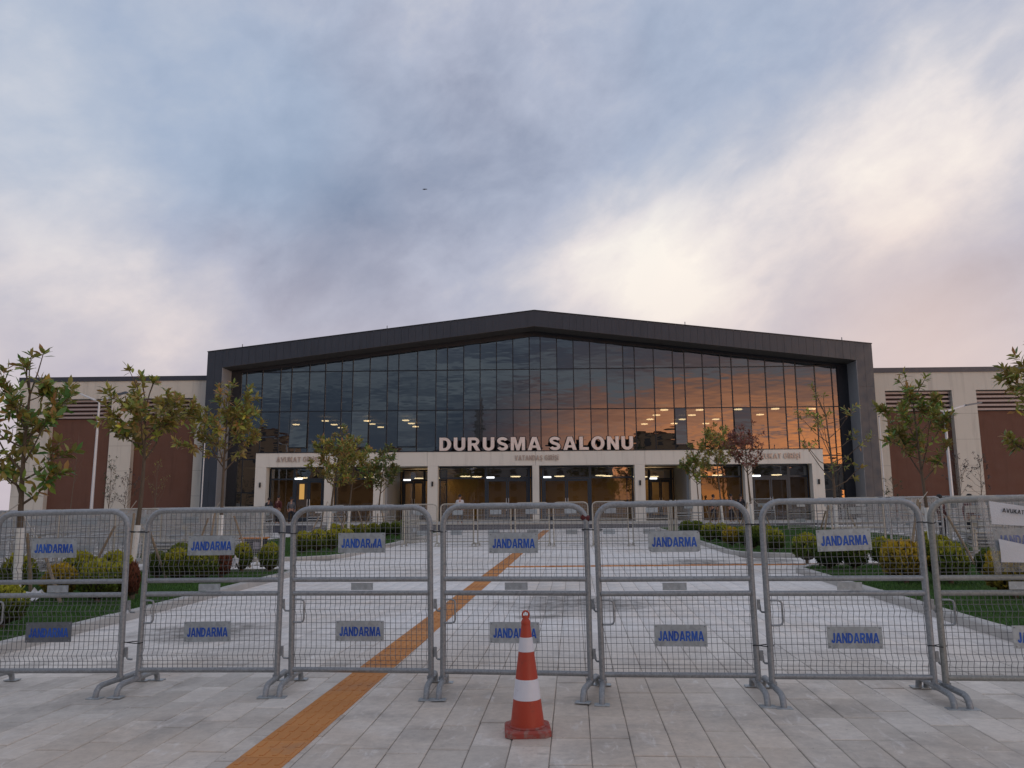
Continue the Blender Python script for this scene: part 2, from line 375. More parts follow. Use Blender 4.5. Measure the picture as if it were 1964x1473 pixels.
CONE_O = grimy('cone_orange', (.43, .052, .022), .46, (.20, .05, .035), .5, .54)
CONE_B = grimy('cone_base_rubber', (.34, .062, .045), .75, (.30, .22, .19), .6, .46)
CONE_W = grimy('cone_reflective', (.72, .72, .76), .42, (.42, .40, .38), .5, .56)
PAPER = plain('white_paper', (.64, .645, .66), .7, var=.05, scale=14, bump=.3)
INK = plain('ink_black', (.02, .02, .022), .7)
def b_film(gg, out):
    n = gg.noise(pos(gg), 9, 5, .65)
    tr = gg.new('ShaderNodeBsdfTransparent'); tr.inputs[0].default_value = (.90, .90, .90, 1)
    p = gg.new('ShaderNodeBsdfPrincipled'); p.inputs['Base Color'].default_value = (.55, .55, .54, 1); p.inputs['Roughness'].default_value = .22
    b = gg.new('ShaderNodeBump'); b.inputs['Strength'].default_value = .6; b.inputs['Distance'].default_value = .02; gg.link(n, b.inputs['Height']); gg.link(b.outputs[0], p.inputs['Normal'])
    ms = gg.new('ShaderNodeMixShader'); gg.link(gg.rng(n, .3, .75, .16, .42), ms.inputs[0]); gg.link(tr.outputs[0], ms.inputs[1]); gg.link(p.outputs[0], ms.inputs[2]); gg.link(ms.outputs[0], out.inputs[0])
FILM = mat('clear_plastic_film', b_film)

# ------------------------------------------------------------------ mesh helpers
class MB:
    def __init__(s): s.v = []; s.f = []
    def box(s, c, size, rot=None):
        hx, hy, hz = size[0] / 2, size[1] / 2, size[2] / 2; o = len(s.v)
        for x, y, z in ((-hx, -hy, -hz), (hx, -hy, -hz), (hx, hy, -hz), (-hx, hy, -hz), (-hx, -hy, hz), (hx, -hy, hz), (hx, hy, hz), (-hx, hy, hz)):
            p = Vector((x, y, z))
            if rot is not None: p = rot @ p
            s.v.append((p.x + c[0], p.y + c[1], p.z + c[2]))
        s.f += [tuple(o + i for i in q) for q in ((0, 3, 2, 1), (4, 5, 6, 7), (0, 1, 5, 4), (1, 2, 6, 5), (2, 3, 7, 6), (3, 0, 4, 7))]
        return s
    def span(s, a, b):
        return s.box([(a[i] + b[i]) / 2 for i in range(3)], [abs(b[i] - a[i]) for i in range(3)])
    def prism(s, poly, z0, z1):
        o = len(s.v); n = len(poly)
        s.v += [(x, y, z0) for x, y in poly] + [(x, y, z1) for x, y in poly]
        s.f.append(tuple(o + i for i in reversed(range(n)))); s.f.append(tuple(o + n + i for i in range(n)))
        for i in range(n): j = (i + 1) % n; s.f.append((o + i, o + j, o + n + j, o + n + i))
        return s
    def prism_y(s, poly, y0, y1):          # polygon in x,z extruded along y
        o = len(s.v); n = len(poly)
        s.v += [(x, y0, z) for x, z in poly] + [(x, y1, z) for x, z in poly]
        s.f.append(tuple(o + i for i in range(n))); s.f.append(tuple(o + n + i for i in reversed(range(n))))
        for i in range(n): j = (i + 1) % n; s.f.append((o + j, o + i, o + n + i, o + n + j))
        return s
    def tube(s, pts, r, n=8, cap=True):
        pts = [Vector(p) for p in pts]; m = len(pts)
        rs = r if isinstance(r, (list, tuple)) else [r] * m
        T = []
        for i in range(m):
            a = pts[max(0, i - 1)]; b = pts[min(m - 1, i + 1)]; T.append((b - a).normalized())
        up = Vector((0, 0, 1)) if abs(T[0].z) < .9 else Vector((1, 0, 0))
        nrm = (up - T[0] * up.dot(T[0])).normalized(); o = len(s.v)
        for i in range(m):
            nrm = (nrm - T[i] * nrm.dot(T[i])).normalized(); bn = T[i].cross(nrm)
            for k in range(n):
                a = 2 * math.pi * k / n + math.pi / n; q = pts[i] + (nrm * math.cos(a) + bn * math.sin(a)) * rs[i]; s.v.append(tuple(q))
        for i in range(m - 1):
            for k in range(n):
                k2 = (k + 1) % n; s.f.append((o + i * n + k, o + i * n + k2, o + (i + 1) * n + k2, o + (i + 1) * n + k))
        if cap:
            s.f.append(tuple(o + k for k in reversed(range(n)))); s.f.append(tuple(o + (m - 1) * n + k for k in range(n)))
        return s
    def lathe(s, prof, n=24, c=(0, 0, 0), close=True):
        o = len(s.v); m = len(prof)
        for r, z in prof:
            for k in range(n):
                a = 2 * math.pi * k / n; s.v.append((c[0] + r * math.cos(a), c[1] + r * math.sin(a), c[2] + z))
        for i in range(m - 1):
            for k in range(n):
                k2 = (k + 1) % n; s.f.append((o + i * n + k, o + i * n + k2, o + (i + 1) * n + k2, o + (i + 1) * n + k))
        if close:
            s.f.append(tuple(o + k for k in reversed(range(n)))); s.f.append(tuple(o + (m - 1) * n + k for k in range(n)))
        return s
    def mesh(s, name, m, smooth=False, angle=None):
        me = bpy.data.meshes.new(name); me.from_pydata(s.v, [], s.f); me.materials.append(m)
        if smooth:
            me.polygons.foreach_set('use_smooth', [True] * len(me.polygons))
            me.set_sharp_from_angle(angle=RAD(40 if angle is None else angle))
        me.update(); return me
    def build(s, name, m, parent=None, smooth=False, loc=None, rot=None):
        return link(name, s.mesh(name, m, smooth), parent, loc, rot)
def link(name, data, parent=None, loc=None, rot=None):
    o = bpy.data.objects.new(name, data); COL.objects.link(o)
    if parent is not None: o.parent = parent
    if loc is not None: o.location = loc
    if rot is not None: o.rotation_euler = rot
    return o
def tag(o, label=None, cat=None, group=None, kind=None):
    if label: o['label'] = label
    if cat: o['category'] = cat
    if group: o['group'] = group
    if kind: o['kind'] = kind
    return o
def thing(name, label, cat, loc=(0, 0, 0), rot=None, group=None):
    return tag(link(name, None, None, loc, rot), label, cat, group)
def copy_tree(o, parent=None):
    c = o.copy(); COL.objects.link(c); c.parent = parent
    for k in o.children: copy_tree(k, c)
    return c
def np_mesh(name, V, F, m):                # all-quads or all-tris arrays
    me = bpy.data.meshes.new(name); k = F.shape[1]
    me.vertices.add(len(V)); me.vertices.foreach_set('co', np.asarray(V, np.float32).ravel())
    me.loops.add(F.size); me.loops.foreach_set('vertex_index', F.astype(np.int32).ravel())
    me.polygons.add(len(F)); me.polygons.foreach_set('loop_start', np.arange(0, F.size, k, dtype=np.int32))
    me.update(calc_edges=True); me.materials.append(m); return me
def _arc(cx, cy, rx, ry, a0, a1, n=10):
    return [(cx + rx * math.cos(RAD(a0 + (a1 - a0) * i / n)), cy + ry * math.sin(RAD(a0 + (a1 - a0) * i / n))) for i in range(n + 1)]
def _stroke(pts, t):
    L_, R_ = [], []
    for i, p in enumerate(pts):
        a = pts[max(0, i - 1)]; b = pts[min(len(pts) - 1, i + 1)]; dx_, dy_ = b[0] - a[0], b[1] - a[1]; l = math.hypot(dx_, dy_)
        L_.append((p[0] - dy_ / l * t / 2, p[1] + dx_ / l * t / 2)); R_.append((p[0] + dy_ / l * t / 2, p[1] - dx_ / l * t / 2))
    return L_ + R_[::-1]
def glyph(c, t=.23):
    """outlines of a heavy grotesque capital, height 1; returns (width, [loops])"""
    h = t * .88
    if c == 'L': return .60, [[(0, 0), (.60, 0), (.60, h), (t, h), (t, 1), (0, 1)]]
    if c == 'T': return .68, [[(.34 - t / 2, 0), (.34 + t / 2, 0), (.34 + t / 2, 1 - h), (.68, 1 - h), (.68, 1), (0, 1), (0, 1 - h), (.34 - t / 2, 1 - h)]]
    if c == 'N': return .74, [[(0, 0), (t * .92, 0), (t * .92, .58), (.74 - t * .95, 0), (.74, 0), (.74, 1), (.74 - t * .92, 1), (.74 - t * .92, .42), (t * .95, 1), (0, 1)]]
    if c == 'M': return .92, [[(0, 0), (t * .9, 0), (t * .9, .66), (.46 - t * .40, 0), (.46 + t * .40, 0), (.92 - t * .9, .66), (.92 - t * .9, 0), (.92, 0), (.92, 1), (.92 - t * 1.35, 1), (.46, .40), (t * 1.35, 1), (0, 1)]]
    if c == 'm': return .92, [[(0, 0), (t * .9, 0), (t * .9, .42), (.04, .50), (0, .40)], [(.46 - t * .40, 0), (.46 + t * .40, 0), (.92 - t * .9, .66), (.92 - t * .9, 0), (.92, 0), (.92, 1), (.92 - t * 1.35, 1), (.46, .40), (.40, .52), (.30, .46)]]
    if c == 'A': return .86, [[(0, 0), (t * 1.06, 0), (t * 1.06 + .06, .185), (.80 - t * 1.06, .185), (.86 - t * 1.06, 0), (.86, 0), (.43 + t * .62, 1), (.43 - t * .62, 1)], [(.43 - .115, .185 + h * .85), (.43 + .115, .185 + h * .85), (.43, .72)]]
    if c == 'V': return .82, [[(0, 1), (.41 - t * .58, 0), (.41 + t * .58, 0), (.82, 1), (.82 - t * 1.06, 1), (.41, .30), (t * 1.06, 1)]]
    if c == 'K': return .80, [[(0, 0), (t, 0), (t, .33), (.30, .42), (.52, 0), (.80, 0), (.46, .62), (.78, 1), (.49, 1), (t, .62), (t, 1), (0, 1)]]
    if c == 'U': return .74, [[(0, 1)] + _arc(.37, .36, .37, .36 + .012, 180, 360, 14) + [(.74, 1), (.74 - t, 1)] + _arc(.37, .36, .37 - t, .36 - h, 360, 180, 12) + [(t, 1)]]
    if c == 'J': return .56, [[(.56, 1)] + _arc(.28, .30, .28, .31, 360, 190, 12) + [(t * .95, .34)] + _arc(.28, .31, .28 - t, .31 - h, 200, 360, 8) + [(.56 - t, 1)]]
    if c == 'D': return .76, [[(0, 0), (.34, 0)] + _arc(.34, .5, .42, .5, -90, 90, 14) + [(.34, 1), (0, 1)], [(t, h)] + [(.33, h)] + _arc(.33, .5, .42 - t, .5 - h, -90, 90, 12) + [(.33, 1 - h), (t, 1 - h)]]
    if c == 'O': return .84, [_arc(.42, .5, .42, .52, 0, 355, 30), _arc(.42, .5, .42 - t, .52 - h, 0, 355, 26)]
    if c == 'R': return .80, [[(0, 0), (t, 0), (t, .38), (.33, .38), (.53, 0), (.80, 0), (.58, .42)] + _arc(.45, .70, .29, .30, -62, 90, 10) + [(0, 1)], [(t, .38 + h * .9), (.44, .38 + h * .9)] + _arc(.44, .685, .10, .115, -80, 80, 6) + [(.44, 1 - h), (t, 1 - h)]]
    if c in 'SŞ':
        sp_ = _arc(.36, .735, .245, .165, 12, 180, 9) + [(.14, .645), (.22, .555), (.36, .50), (.50, .445), (.585, .36)] + _arc(.36, .265, .245, .165, 0, -170, 9)
        lo = [_stroke(sp_, t * .93)]
        if c == 'Ş': lo.append([(.30, -.02), (.44, -.02), (.40, -.10), (.46, -.19), (.30, -.24), (.28, -.17), (.36, -.15), (.30, -.08)])
        return .72, lo
    if c == 'G':
        return .82, [_stroke(_arc(.42, .5, .42 - t / 2, .5 - h / 2, 40, 330, 20) , t), [(.44, .30), (.80, .30), (.80, .52), (.44, .52)]] if False else [_stroke(_arc(.42, .5, .42 - t / 2, .52 - h / 2, 42, 318, 20) + [(.70, .36), (.70, .50), (.46, .49)], t * .95)]
    if c == 'İ': return t, [[(0, 0), (t, 0), (t, .86), (0, .86)], [(0, .97), (t, .97), (t, 1.14), (0, 1.14)]]
    return .4, []
def text_mesh(name, body, size, m, extrude=.01, t=.23, gap=.085, width=None):
    """heavy capitals centred on the origin, upright, facing -Y; size is the cap height"""
    cu = bpy.data.curves.new(name, 'CURVE'); cu.dimensions = '2D'; cu.fill_mode = 'BOTH'; cu.extrude = extrude
    x = 0; items = []
    for c in body:
        if c == ' ': x += .38; continue
        w, loops = glyph(c, t); items.append((x, loops)); x += w + gap
    tot = x - gap; kx = (width / (tot * size)) if width else 1.0
    for (x0, loops) in items:
        for lp in loops:
            sp_ = cu.splines.new('POLY'); sp_.points.add(len(lp) - 1); sp_.use_cyclic_u = True
            for q, (a, b) in zip(sp_.points, lp): q.co = ((x0 + a - tot / 2) * size * kx, (b - .5) * size, 0, 1)
    o = bpy.data.objects.new(name, cu); COL.objects.link(o)
    dg = bpy.context.evaluated_depsgraph_get(); dg.update()
    me = bpy.data.meshes.new_from_object(o.evaluated_get(dg)); me.name = name
    bpy.data.objects.remove(o); bpy.data.curves.remove(cu)
    me.transform(Matrix.Rotation(RAD(90), 4, 'X')); me.materials.clear(); me.materials.append(m); return me
ORD = ['first', 'second', 'third', 'fourth', 'fifth', 'sixth', 'seventh', 'eighth', 'ninth', 'tenth', 'eleventh', 'twelfth', 'thirteenth', 'fourteenth', 'fifteenth', 'sixteenth', 'seventeenth', 'eighteenth', 'nineteenth', 'twentieth']

# ------------------------------------------------------------------ ground
def slab(name, x0, x1, y0, y1, z, m, parent=None, zt=0.0):
    v = [(x0, y0, gz(x0) + z), (x1, y0, gz(x1) + z), (x1, y1, gz(x1) + z), (x0, y1, gz(x0) + z)]
    b = MB(); b.v = v; b.f = [(0, 1, 2, 3)]; return b.build(name, m, parent)
ground = slab('ground', -700, 700, -700, 900, -.06, plain('ground_earth', (.17, .155, .135), .95, var=.3, scale=.3)); tag(ground, kind='structure')
plaza = slab('plaza', -60, 60, -14, 75, -.016, PFAR); tag(plaza, kind='structure')
PW, PL = .275, .56
LX0, LX1 = -14.2, -6.62        # left lawns
RX0, RX1 = 4.92, 13.2
LA = (7.9, 18.95); LB = (23.0, 43.0); RA = (7.9, 18.9); RB = (22.4, 46.0)
def in_lawn(x, y):
    for (a, b, (c, d)) in ((LX0, LX1, LA), (LX0, -7.15, LB), (RX0, RX1, RA), (4.62, RX1, RB)):
        if a + .13 < x < b - .13 and c + .2 < y < d - .2: return True
    return False
def paver_shape(dz=0.0):
    w, l, h, c = PW - .0055, PL - .011, .035, .005
    b = MB(); o = 0
    for (sx, sz) in ((0, -h), (0, -c), (c, 0)):
        b.v += [(-w / 2 + sx, -l / 2 + sx, sz), (w / 2 - sx, -l / 2 + sx, sz), (w / 2 - sx, l / 2 - sx, sz), (-w / 2 + sx, l / 2 - sx, sz)]
    for k in (0, 4):
        for i in range(4): j = (i + 1) % 4; b.f.append((k + i, k + j, k + 4 + j, k + 4 + i))
    b.f.append((8, 9, 10, 11)); return b
pm = paver_shape().mesh('paver', PAVER); pv = np.array(paver_shape().v); pf = np.array(paver_shape().f)
cells = []
SX0, SX1 = -2.108, -1.742
colx = [SX0 + PW * (k + .5) for k in range(-56, 72)]
for x in colx:
    off = random.choice((0, .5, .33, .66)) * PL
    for j in range(-3, 60):
        y = 1.0 + j * PL + off
        if y > 30: continue
        if abs(x) > 9 and y > 9 and not (18.9 < y < 23 and -14 < x < 13): continue
        if abs(x) > 17: continue
        if in_lawn(x, y): continue
        cells.append((x, y))
def seen(x, y):
    q = CAM_M.transposed() @ (Vector((x, y, gz(x))) - Vector((0, 0, CAM_H)))
    if q.z > -.5: return False
    return abs(q.x / -q.z) < .69 and q.y / -q.z > -.53
cells.sort(key=lambda c: (not seen(*c), c[0] ** 2 + c[1] ** 2))
tiltr = math.atan(SLOPE)
for (x, y) in cells[:300]:
    o = link('paver', pm, plaza, (x, y, gz(x) + random.uniform(-.0025, .0025)), (random.uniform(-.003, .003), -tiltr + random.uniform(-.004, .004), random.uniform(-.006, .006)))
rest = np.array(cells[300:]); nr = len(rest)
V = np.tile(pv, (nr, 1, 1)); V[:, :, 0] += rest[:, None, 0]; V[:, :, 1] += rest[:, None, 1]
V[:, :, 2] += SLOPE * V[:, :, 0] + rng.uniform(-.0025, .0025, (nr, 1))
Fq = (pf[None] + (np.arange(nr) * len(pv))[:, None, None]).reshape(-1, 4)
o = link('pavers', np_mesh('pavers', V.reshape(-1, 3), Fq, PFIELD), plaza); o['kind'] = 'stuff'
# sand bed under the pavers that shows in the joints
sandbed = slab('joint_bed', -17, 17, .6, 30.2, -.0075, MORTAR, plaza)

# tactile guide strips
tp = tag(link('tactile_path', None), kind='structure')
TW = .36
def tact_tile():
    b = MB(); w = TW - .003
    b.span((-w / 2, -w / 2, -.03), (w / 2, w / 2, .001))
    for k in range(4):
        x = -TW / 2 + TW * (k + .5) / 4
        for y0, y1 in ((-.15, -.02), (.03, .15)): b.box((x, (y0 + y1) / 2, .0028), (.03, y1 - y0, .0036))
    return b
ttm = tact_tile().mesh('tactile_tile', TACT)
k = 0; y = .4
while y < 46:
    xs_ = -1.925 - .0107 * (17.7 - y); link('tactile_tile', ttm, tp, (xs_, y, gz(xs_) + .005 + random.uniform(-.001, .0015)), (0, -tiltr, -.0107)); y += TW
x = -1.925 + TW
while x < 13:
    link('tactile_tile', ttm, tp, (x, 20.3, gz(x) + .006 + random.uniform(-.001, .001)), (0, -tiltr, RAD(90))); x += TW

# lawns, kerbs
def rounded(x0, x1, y0, y1, radii, n=7):
    pts = []
    for (cx, cy, a0, r) in ((x0, y0, 180, radii[0]), (x1, y0, 270, radii[1]), (x1, y1, 0, radii[2]), (x0, y1, 90, radii[3])):
        r = max(r, .02); ox = cx + (r if cx == x0 else -r); oy = cy + (r if cy == y0 else -r)
        for i in range(n + 1): a = RAD(a0 + 90 * i / n); pts.append((ox + r * math.cos(a), oy + r * math.sin(a)))
    return pts
def inset(pts, d):
    out = []; n = len(pts)
    for i in range(n):
        a = Vector(pts[i - 1]); b = Vector(pts[i]); c = Vector(pts[(i + 1) % n])
        t = ((b - a).normalized() + (c - b).normalized())
        t = t.normalized() if t.length > 1e-6 else (c - b).normalized()
        nn = Vector((-t.y, t.x)); out.append((b.x + nn.x * d, b.y + nn.y * d))
    return out
def resample(pts, step):
    P_ = [Vector(p) for p in pts] + [Vector(pts[0])]; out = [P_[0]]; acc = 0
    for a, b in zip(P_, P_[1:]):
        L_ = (b - a).length; t = step - acc
        while t < L_: out.append(a + (b - a) * (t / L_)); t += step
        acc = L_ - (t - step)
    return out
lawns = []
for (nm, x0, x1, (y0, y1), rad) in (('lawn_left_near', LX0, LX1, LA, (.3, .4, .7, .5)), ('lawn_left_far', LX0, -7.15, LB, (.5, 1.6, 1.2, .5)),
                                    ('lawn_right_near', RX0, RX1, RA, (.4, .3, .5, .9)), ('lawn_right_far', 4.62, RX1, RB, (2.0, .5, .5, 1.2))):
    outer = rounded(x0, x1, y0, y1, rad); inner = inset(outer, .16)
    b = MB(); b.v = [(x, y, gz(x) + .085) for x, y in inner]; b.f = [tuple(range(len(inner)))]
    lw = b.build(nm, LAWN); tag(lw, kind='structure'); lawns.append((lw, inner))
    kb = tag(link(nm.replace('lawn', 'kerb'), None), kind='structure')
    ro = resample(outer, .9)
    for i in range(len(ro) - (1 if (ro[-1] - ro[0]).length < .25 else 0)):
        a = ro[i]; c = ro[(i + 1) % len(ro)]
        if (c - a).length < .1: continue
        d = (c - a).normalized(); nn = Vector((-d.y, d.x)); a2 = a + d * .004; c2 = c - d * .004
        q = [a2, c2, c2 + nn * .15, a2 + nn * .15]; ch = [a2 + nn * .018, c2 + nn * .018, c2 + nn * .15, a2 + nn * .15]
        zt = .125 + random.uniform(-.004, .004); b = MB()
        b.v = [(p.x, p.y, gz(p.x) - .05) for p in q] + [(p.x, p.y, gz(p.x) + zt - .018) for p in q] + [(p.x, p.y, gz(p.x) + zt) for p in ch]
        b.f = [(3, 2, 1, 0)] + [(k + i2, k + (i2 + 1) % 4, k + 4 + (i2 + 1) % 4, k + 4 + i2) for k in (0, 4) for i2 in range(4)] + [(8, 9, 10, 11)]
        b.build('kerb_stone', KERB, kb)
# grass blades
def pip(x, y, poly):
    c = np.zeros(x.shape, bool); n = len(poly)
    for i in range(n):
        (xa, ya), (xb, yb) = poly[i], poly[(i + 1) % n]
        if ya == yb: continue
        m = ((ya > y) != (yb > y)) & (x < (xb - xa) * (y - ya) / (yb - ya) + xa); c ^= m
    return c
for (lw, poly), dens, sc_ in zip(lawns, (900, 130, 900, 130), (1, 1.6, 1, 1.6)):
    xs = [p[0] for p in poly]; ys = [p[1] for p in poly]
    nb = int((max(xs) - min(xs)) * (max(ys) - min(ys)) * dens)
    x = rng.uniform(min(xs), max(xs), nb); y = rng.uniform(min(ys), max(ys), nb); kk = pip(x, y, poly); x = x[kk]; y = y[kk]; nb = len(x)
    h = rng.uniform(.025, .06, nb) * sc_; a = rng.uniform(0, 6.283, nb); w = .005 * sc_ * 1.3; ln = rng.uniform(0, .035, nb); la = rng.uniform(0, 6.283, nb)
    z = SLOPE * x + .083
    V = np.stack([np.stack([x - w * np.cos(a), y - w * np.sin(a), z], 1), np.stack([x + w * np.cos(a), y + w * np.sin(a), z], 1),
                  np.stack([x + ln * np.cos(la), y + ln * np.sin(la), z + h], 1)], 1).reshape(-1, 3)
    o = link('grass', np_mesh('grass', V, np.arange(nb * 3).reshape(-1, 3), BLADE))
    tag(o, 'short dark green grass covering the ' + lw.name.replace('lawn_', '').replace('_', ' ') + ' lawn', 'grass', kind='stuff')

# ------------------------------------------------------------------ courthouse
BU_ANG = RAD(2.36); BC = Vector((-2.628, 54.937, 0.0)); TER = .28
bld = thing('courthouse', 'long dark-framed gabled hall with glass front and beige and brown wings', 'building', BC, (0, 0, BU_ANG))
def B2W(u, v, z=0): return BC + Matrix.Rotation(BU_ANG, 3, 'Z') @ Vector((u, v, z))
UO, UI, ZE, ZA, ZIE, ZIA, RV = 24.15, 23.0, 12.7, 15.5, 11.55, 14.35, 1.7
def ztop(u): return ZA - (ZA - ZE) * abs(u) / UO
def zin(u): return ZIA - (ZIA - ZIE) * abs(u) / UI
# frame body (set 3 cm behind the cladding panels)
b = MB()
b.prism_y([(-UO + .02, 0), (-UI - .02, 0), (-UI - .02, ZIE + .0), (0, ZIA + .02), (0, ZA - .03), (-UO + .02, ZE - .03)], .03, 30)
b.prism_y([(UO - .02, ZE - .03), (0, ZA - .03), (0, ZIA + .02), (UI + .02, ZIE + .0), (UI + .02, 0), (UO - .02, 0)], .03, 30)
b.build('portal_frame', DARK_CL, bld)
# cladding panels along the gable band
NPAN = 47; pwid = 2 * UO / (2 * NPAN)
for i in range(-NPAN, NPAN):
    u0, u1 = i * pwid + .006, (i + 1) * pwid - .006
    if min(abs(u0), abs(u1)) > UI: continue
    b = MB(); zi0 = zin(u0) if abs(u0) < UI else 0; zi1 = zin(u1) if abs(u1) < UI else 0
    a0 = max(-UI, min(UI, u0)); a1 = max(-UI, min(UI, u1))
    d = random.uniform(-.004, .004)
    b.prism_y([(a0, zin(a0)), (a1, zin(a1)), (a1, ztop(a1)), (a0, ztop(a0))], d, .028); b.build('cladding_panel', DARK_CL, bld)
for s in (-1, 1):
    for (ua, ub) in ((UI + .006, (UI + UO) / 2 - .005), ((UI + UO) / 2 + .005, UO)):
        zz = [0, 3.2, 6.4, 9.6, None]
        for k in range(4):
            z0 = zz[k] + .006 if k else 0
            d = random.uniform(-.004, .004); A, Bq = s * ua, s * ub
            poly = [(A, z0), (Bq, z0), (Bq, zz[k + 1] - .006 if zz[k + 1] else ztop(Bq)), (A, zz[k + 1] - .006 if zz[k + 1] else ztop(A))]
            if s < 0: poly = [poly[1], poly[0], poly[3], poly[2]]
            MB().prism_y(poly, d, .028).build('cladding_panel', DARK_CL, bld)
# parapet flashing
for s in (-1, 1):
    p = [(0, ZA + .005), (s * (UO + .03), ZE + .005), (s * (UO + .03), ZE + .06), (0, ZA + .065)]
    if s < 0: p = p[::-1]
    MB().prism_y(p, -.05, .12).build('roof_flashing', MULL, bld)
for u in (-21.7, -10.9, 11.0, 22.2):
    MB().tube([(u, .3, ztop(u)), (u, .3, ztop(u) + .35)], .03, 6).build('roof_spike', LAMPH, bld)
# soffit + reveals
for s in (-1, 1):
    p = [(0, ZIA + .004), (s * UI, ZIE + .004 - .0), (s * UI, ZIE - .012), (0, ZIA - .012)]
    if s > 0: p = p[::-1]
    MB().prism_y(p, .0, RV - .004).build('soffit', SOFFIT, bld)
    MB().span((s * (UI - .015), .0, 0), (s * (UI + .004), RV - .004, ZIE - .03)).build('reveal', REVEAL, bld)
# dark surround in the glass plane
GU, GZE, GZA = 22.25, 11.40, 13.97
def zg(u): return GZA - (GZA - GZE) * abs(u) / GU
b = MB()
for s in (-1, 1):
    p1 = [(s * GU, 0), (s * (UI - .02), 0), (s * (UI - .02), ZIE - .02), (s * GU, ZIE + .04)]
    p2 = [(0, GZA), (s * GU, GZE), (s * GU, zin(GU) - .02), (0, ZIA - .02)]
    for p in (p1, p2):
        if s < 0: p = p[::-1]
        b.prism_y(p, RV, RV + .3)
b.build('glazing_surround', DARK_IN, bld)
# curtain wall: mullions, transoms, panes
half = [.365] + [1.09] * 5 + [.75, 1.25, 1.25, .75, 1.18, 1.14, .74, 1.11, 1.07, 1.2, .75, 1.23, 1.08, .35]
k = GU / sum(half); acc = 0; edges = []
for h in half: acc += h * k; edges.append(acc)
us = sorted([-e for e in edges] + edges); GV = RV + .12
CAN_U, CAN_T, CAN_B = 20.2, 5.2, 4.2
ROWS = [CAN_T - .12, 8.42, 11.45]
for u in us:
    z0 = TER if abs(u) > CAN_U + .1 else CAN_T - .15
    MB().span((u - .035, GV - .05, z0), (u + .035, GV + .10, zg(min(abs(u), GU)) + .02)).build('mullion', MULL, bld)
for z in ROWS[1:]:
    um = GU if z < GZE else GU * (GZA - z) / (GZA - GZE)
    for u0, u1 in zip(us, us[1:]):
        if (u0 + u1) / 2 > um or (u0 + u1) / 2 < -um: continue
        MB().span((max(u0 + .036, -um), GV - .045, z - .035), (min(u1 - .036, um), GV + .09, z + .035)).build('transom', MULL, bld)
OPEN = {(-18.5, 1), (-5.9, 1)}
panes = []
for u0, u1 in zip(us, us[1:]):
    uc = (u0 + u1) / 2; zb = ROWS[0]
    lv = [zb, 8.42, 11.45]
    if abs(uc) > CAN_U: lv = [TER, 2.4, 4.86, 8.42, 11.45]
    for r in range(len(lv)):
        z0 = lv[r] + .034; 
        if r + 1 < len(lv): zt0 = zt1 = lv[r + 1] - .034
        else: zt0, zt1 = zg(u0), zg(u1)
        if max(zt0, zt1) - z0 < .12: continue
        zt0 = max(zt0, z0 + .01); zt1 = max(zt1, z0 + .01)
        tx, tz = random.gauss(0, .0034), random.gauss(0, .0042)
        # a few vents on the middle row stand ajar
        vent = abs(lv[r] - ROWS[0]) < .01 and any(u0 < q < u1 for q in (-17.6, -12.5, -8.9, 10.9, 14.6))
        b = MB(); cz = (z0 + zt0) / 2
        b.v = [(u0 + .036 - uc, 0, z0 - cz), (u1 - .036 - uc, 0, z0 - cz), (u1 - .036 - uc, 0, zt1 - cz), (u0 + .036 - uc, 0, zt0 - cz)]; b.f = [(0, 1, 2, 3)]
        if vent:
            z0b = z0 + .62; b.v[0] = (b.v[0][0], 0, z0b - cz); b.v[1] = (b.v[1][0], 0, z0b - cz)
            o = b.build('pane', GLASS, bld, loc=(uc, GV - .16, cz + .0), rot=(-.04, 0, 0))
            MB().span((u0 + .04, GV - .26, z0b - .05), (u1 - .04, GV - .10, z0b + .0)).build('vent_frame', MULL, bld)
            b = MB(); b.v = [(u0 + .036, GV, z0), (u1 - .036, GV, z0), (u1 - .036, GV, z0b - .05), (u0 + .036, GV, z0b - .05)]; b.f = [(0, 1, 2, 3)]; b.build('pane', GLASS, bld)
        else:
            b.build('pane', GLASS, bld, loc=(uc, GV, cz), rot=(tx, 0, tz))
    if abs(uc) > CAN_U:
        for z in (2.4, 4.86): MB().span((u0 + .036, GV - .045, z - .04), (u1 - .036, GV + .09, z + .04)).build('transom', MULL, bld)
# white entrance portal
for (a, c) in ((-CAN_U, -13.2), (-13.19, -7.76), (-7.75, -.01), (0, 7.75), (7.76, 13.19), (13.2, CAN_U)):
    MB().span((a + .003, 0.0, CAN_B), (c - .003, 2.4, CAN_T)).build('portal_beam', WHITE_CL, bld)
MB().span((-CAN_U - .03, -.03, CAN_T + .002), (CAN_U + .03, 2.4, CAN_T + .06)).build('beam_flashing', MULL, bld)
COLS = [(-20.2, -19.4), (-15.15, -14.6), (-11.6, -10.9), (-7.72, -7.0), (-.24, .24), (7.0, 7.72), (10.9, 11.6), (14.7, 15.2), (19.4, 20.2)]
for (a, c) in COLS:
    MB().span((a, .004, TER), (c, .70, CAN_B - .004)).build('column', WHITE_CL, bld)
    if c - a > .6 and abs(a + c) > 1:
        uu = (a + c) / 2
        if abs(abs(uu) - 11.25) > .5: MB().tube([(uu, -.06, 2.75), (uu, -.06, 3.1)], .065, 10).build('wall_light', BLACK, bld, True)
# recess side walls
for s in (-1, 1):
    MB().span((s * 10.9, .71, TER), (s * 10.75, 5.9, CAN_B - .004)).build('recess_wall', REVEAL, bld)
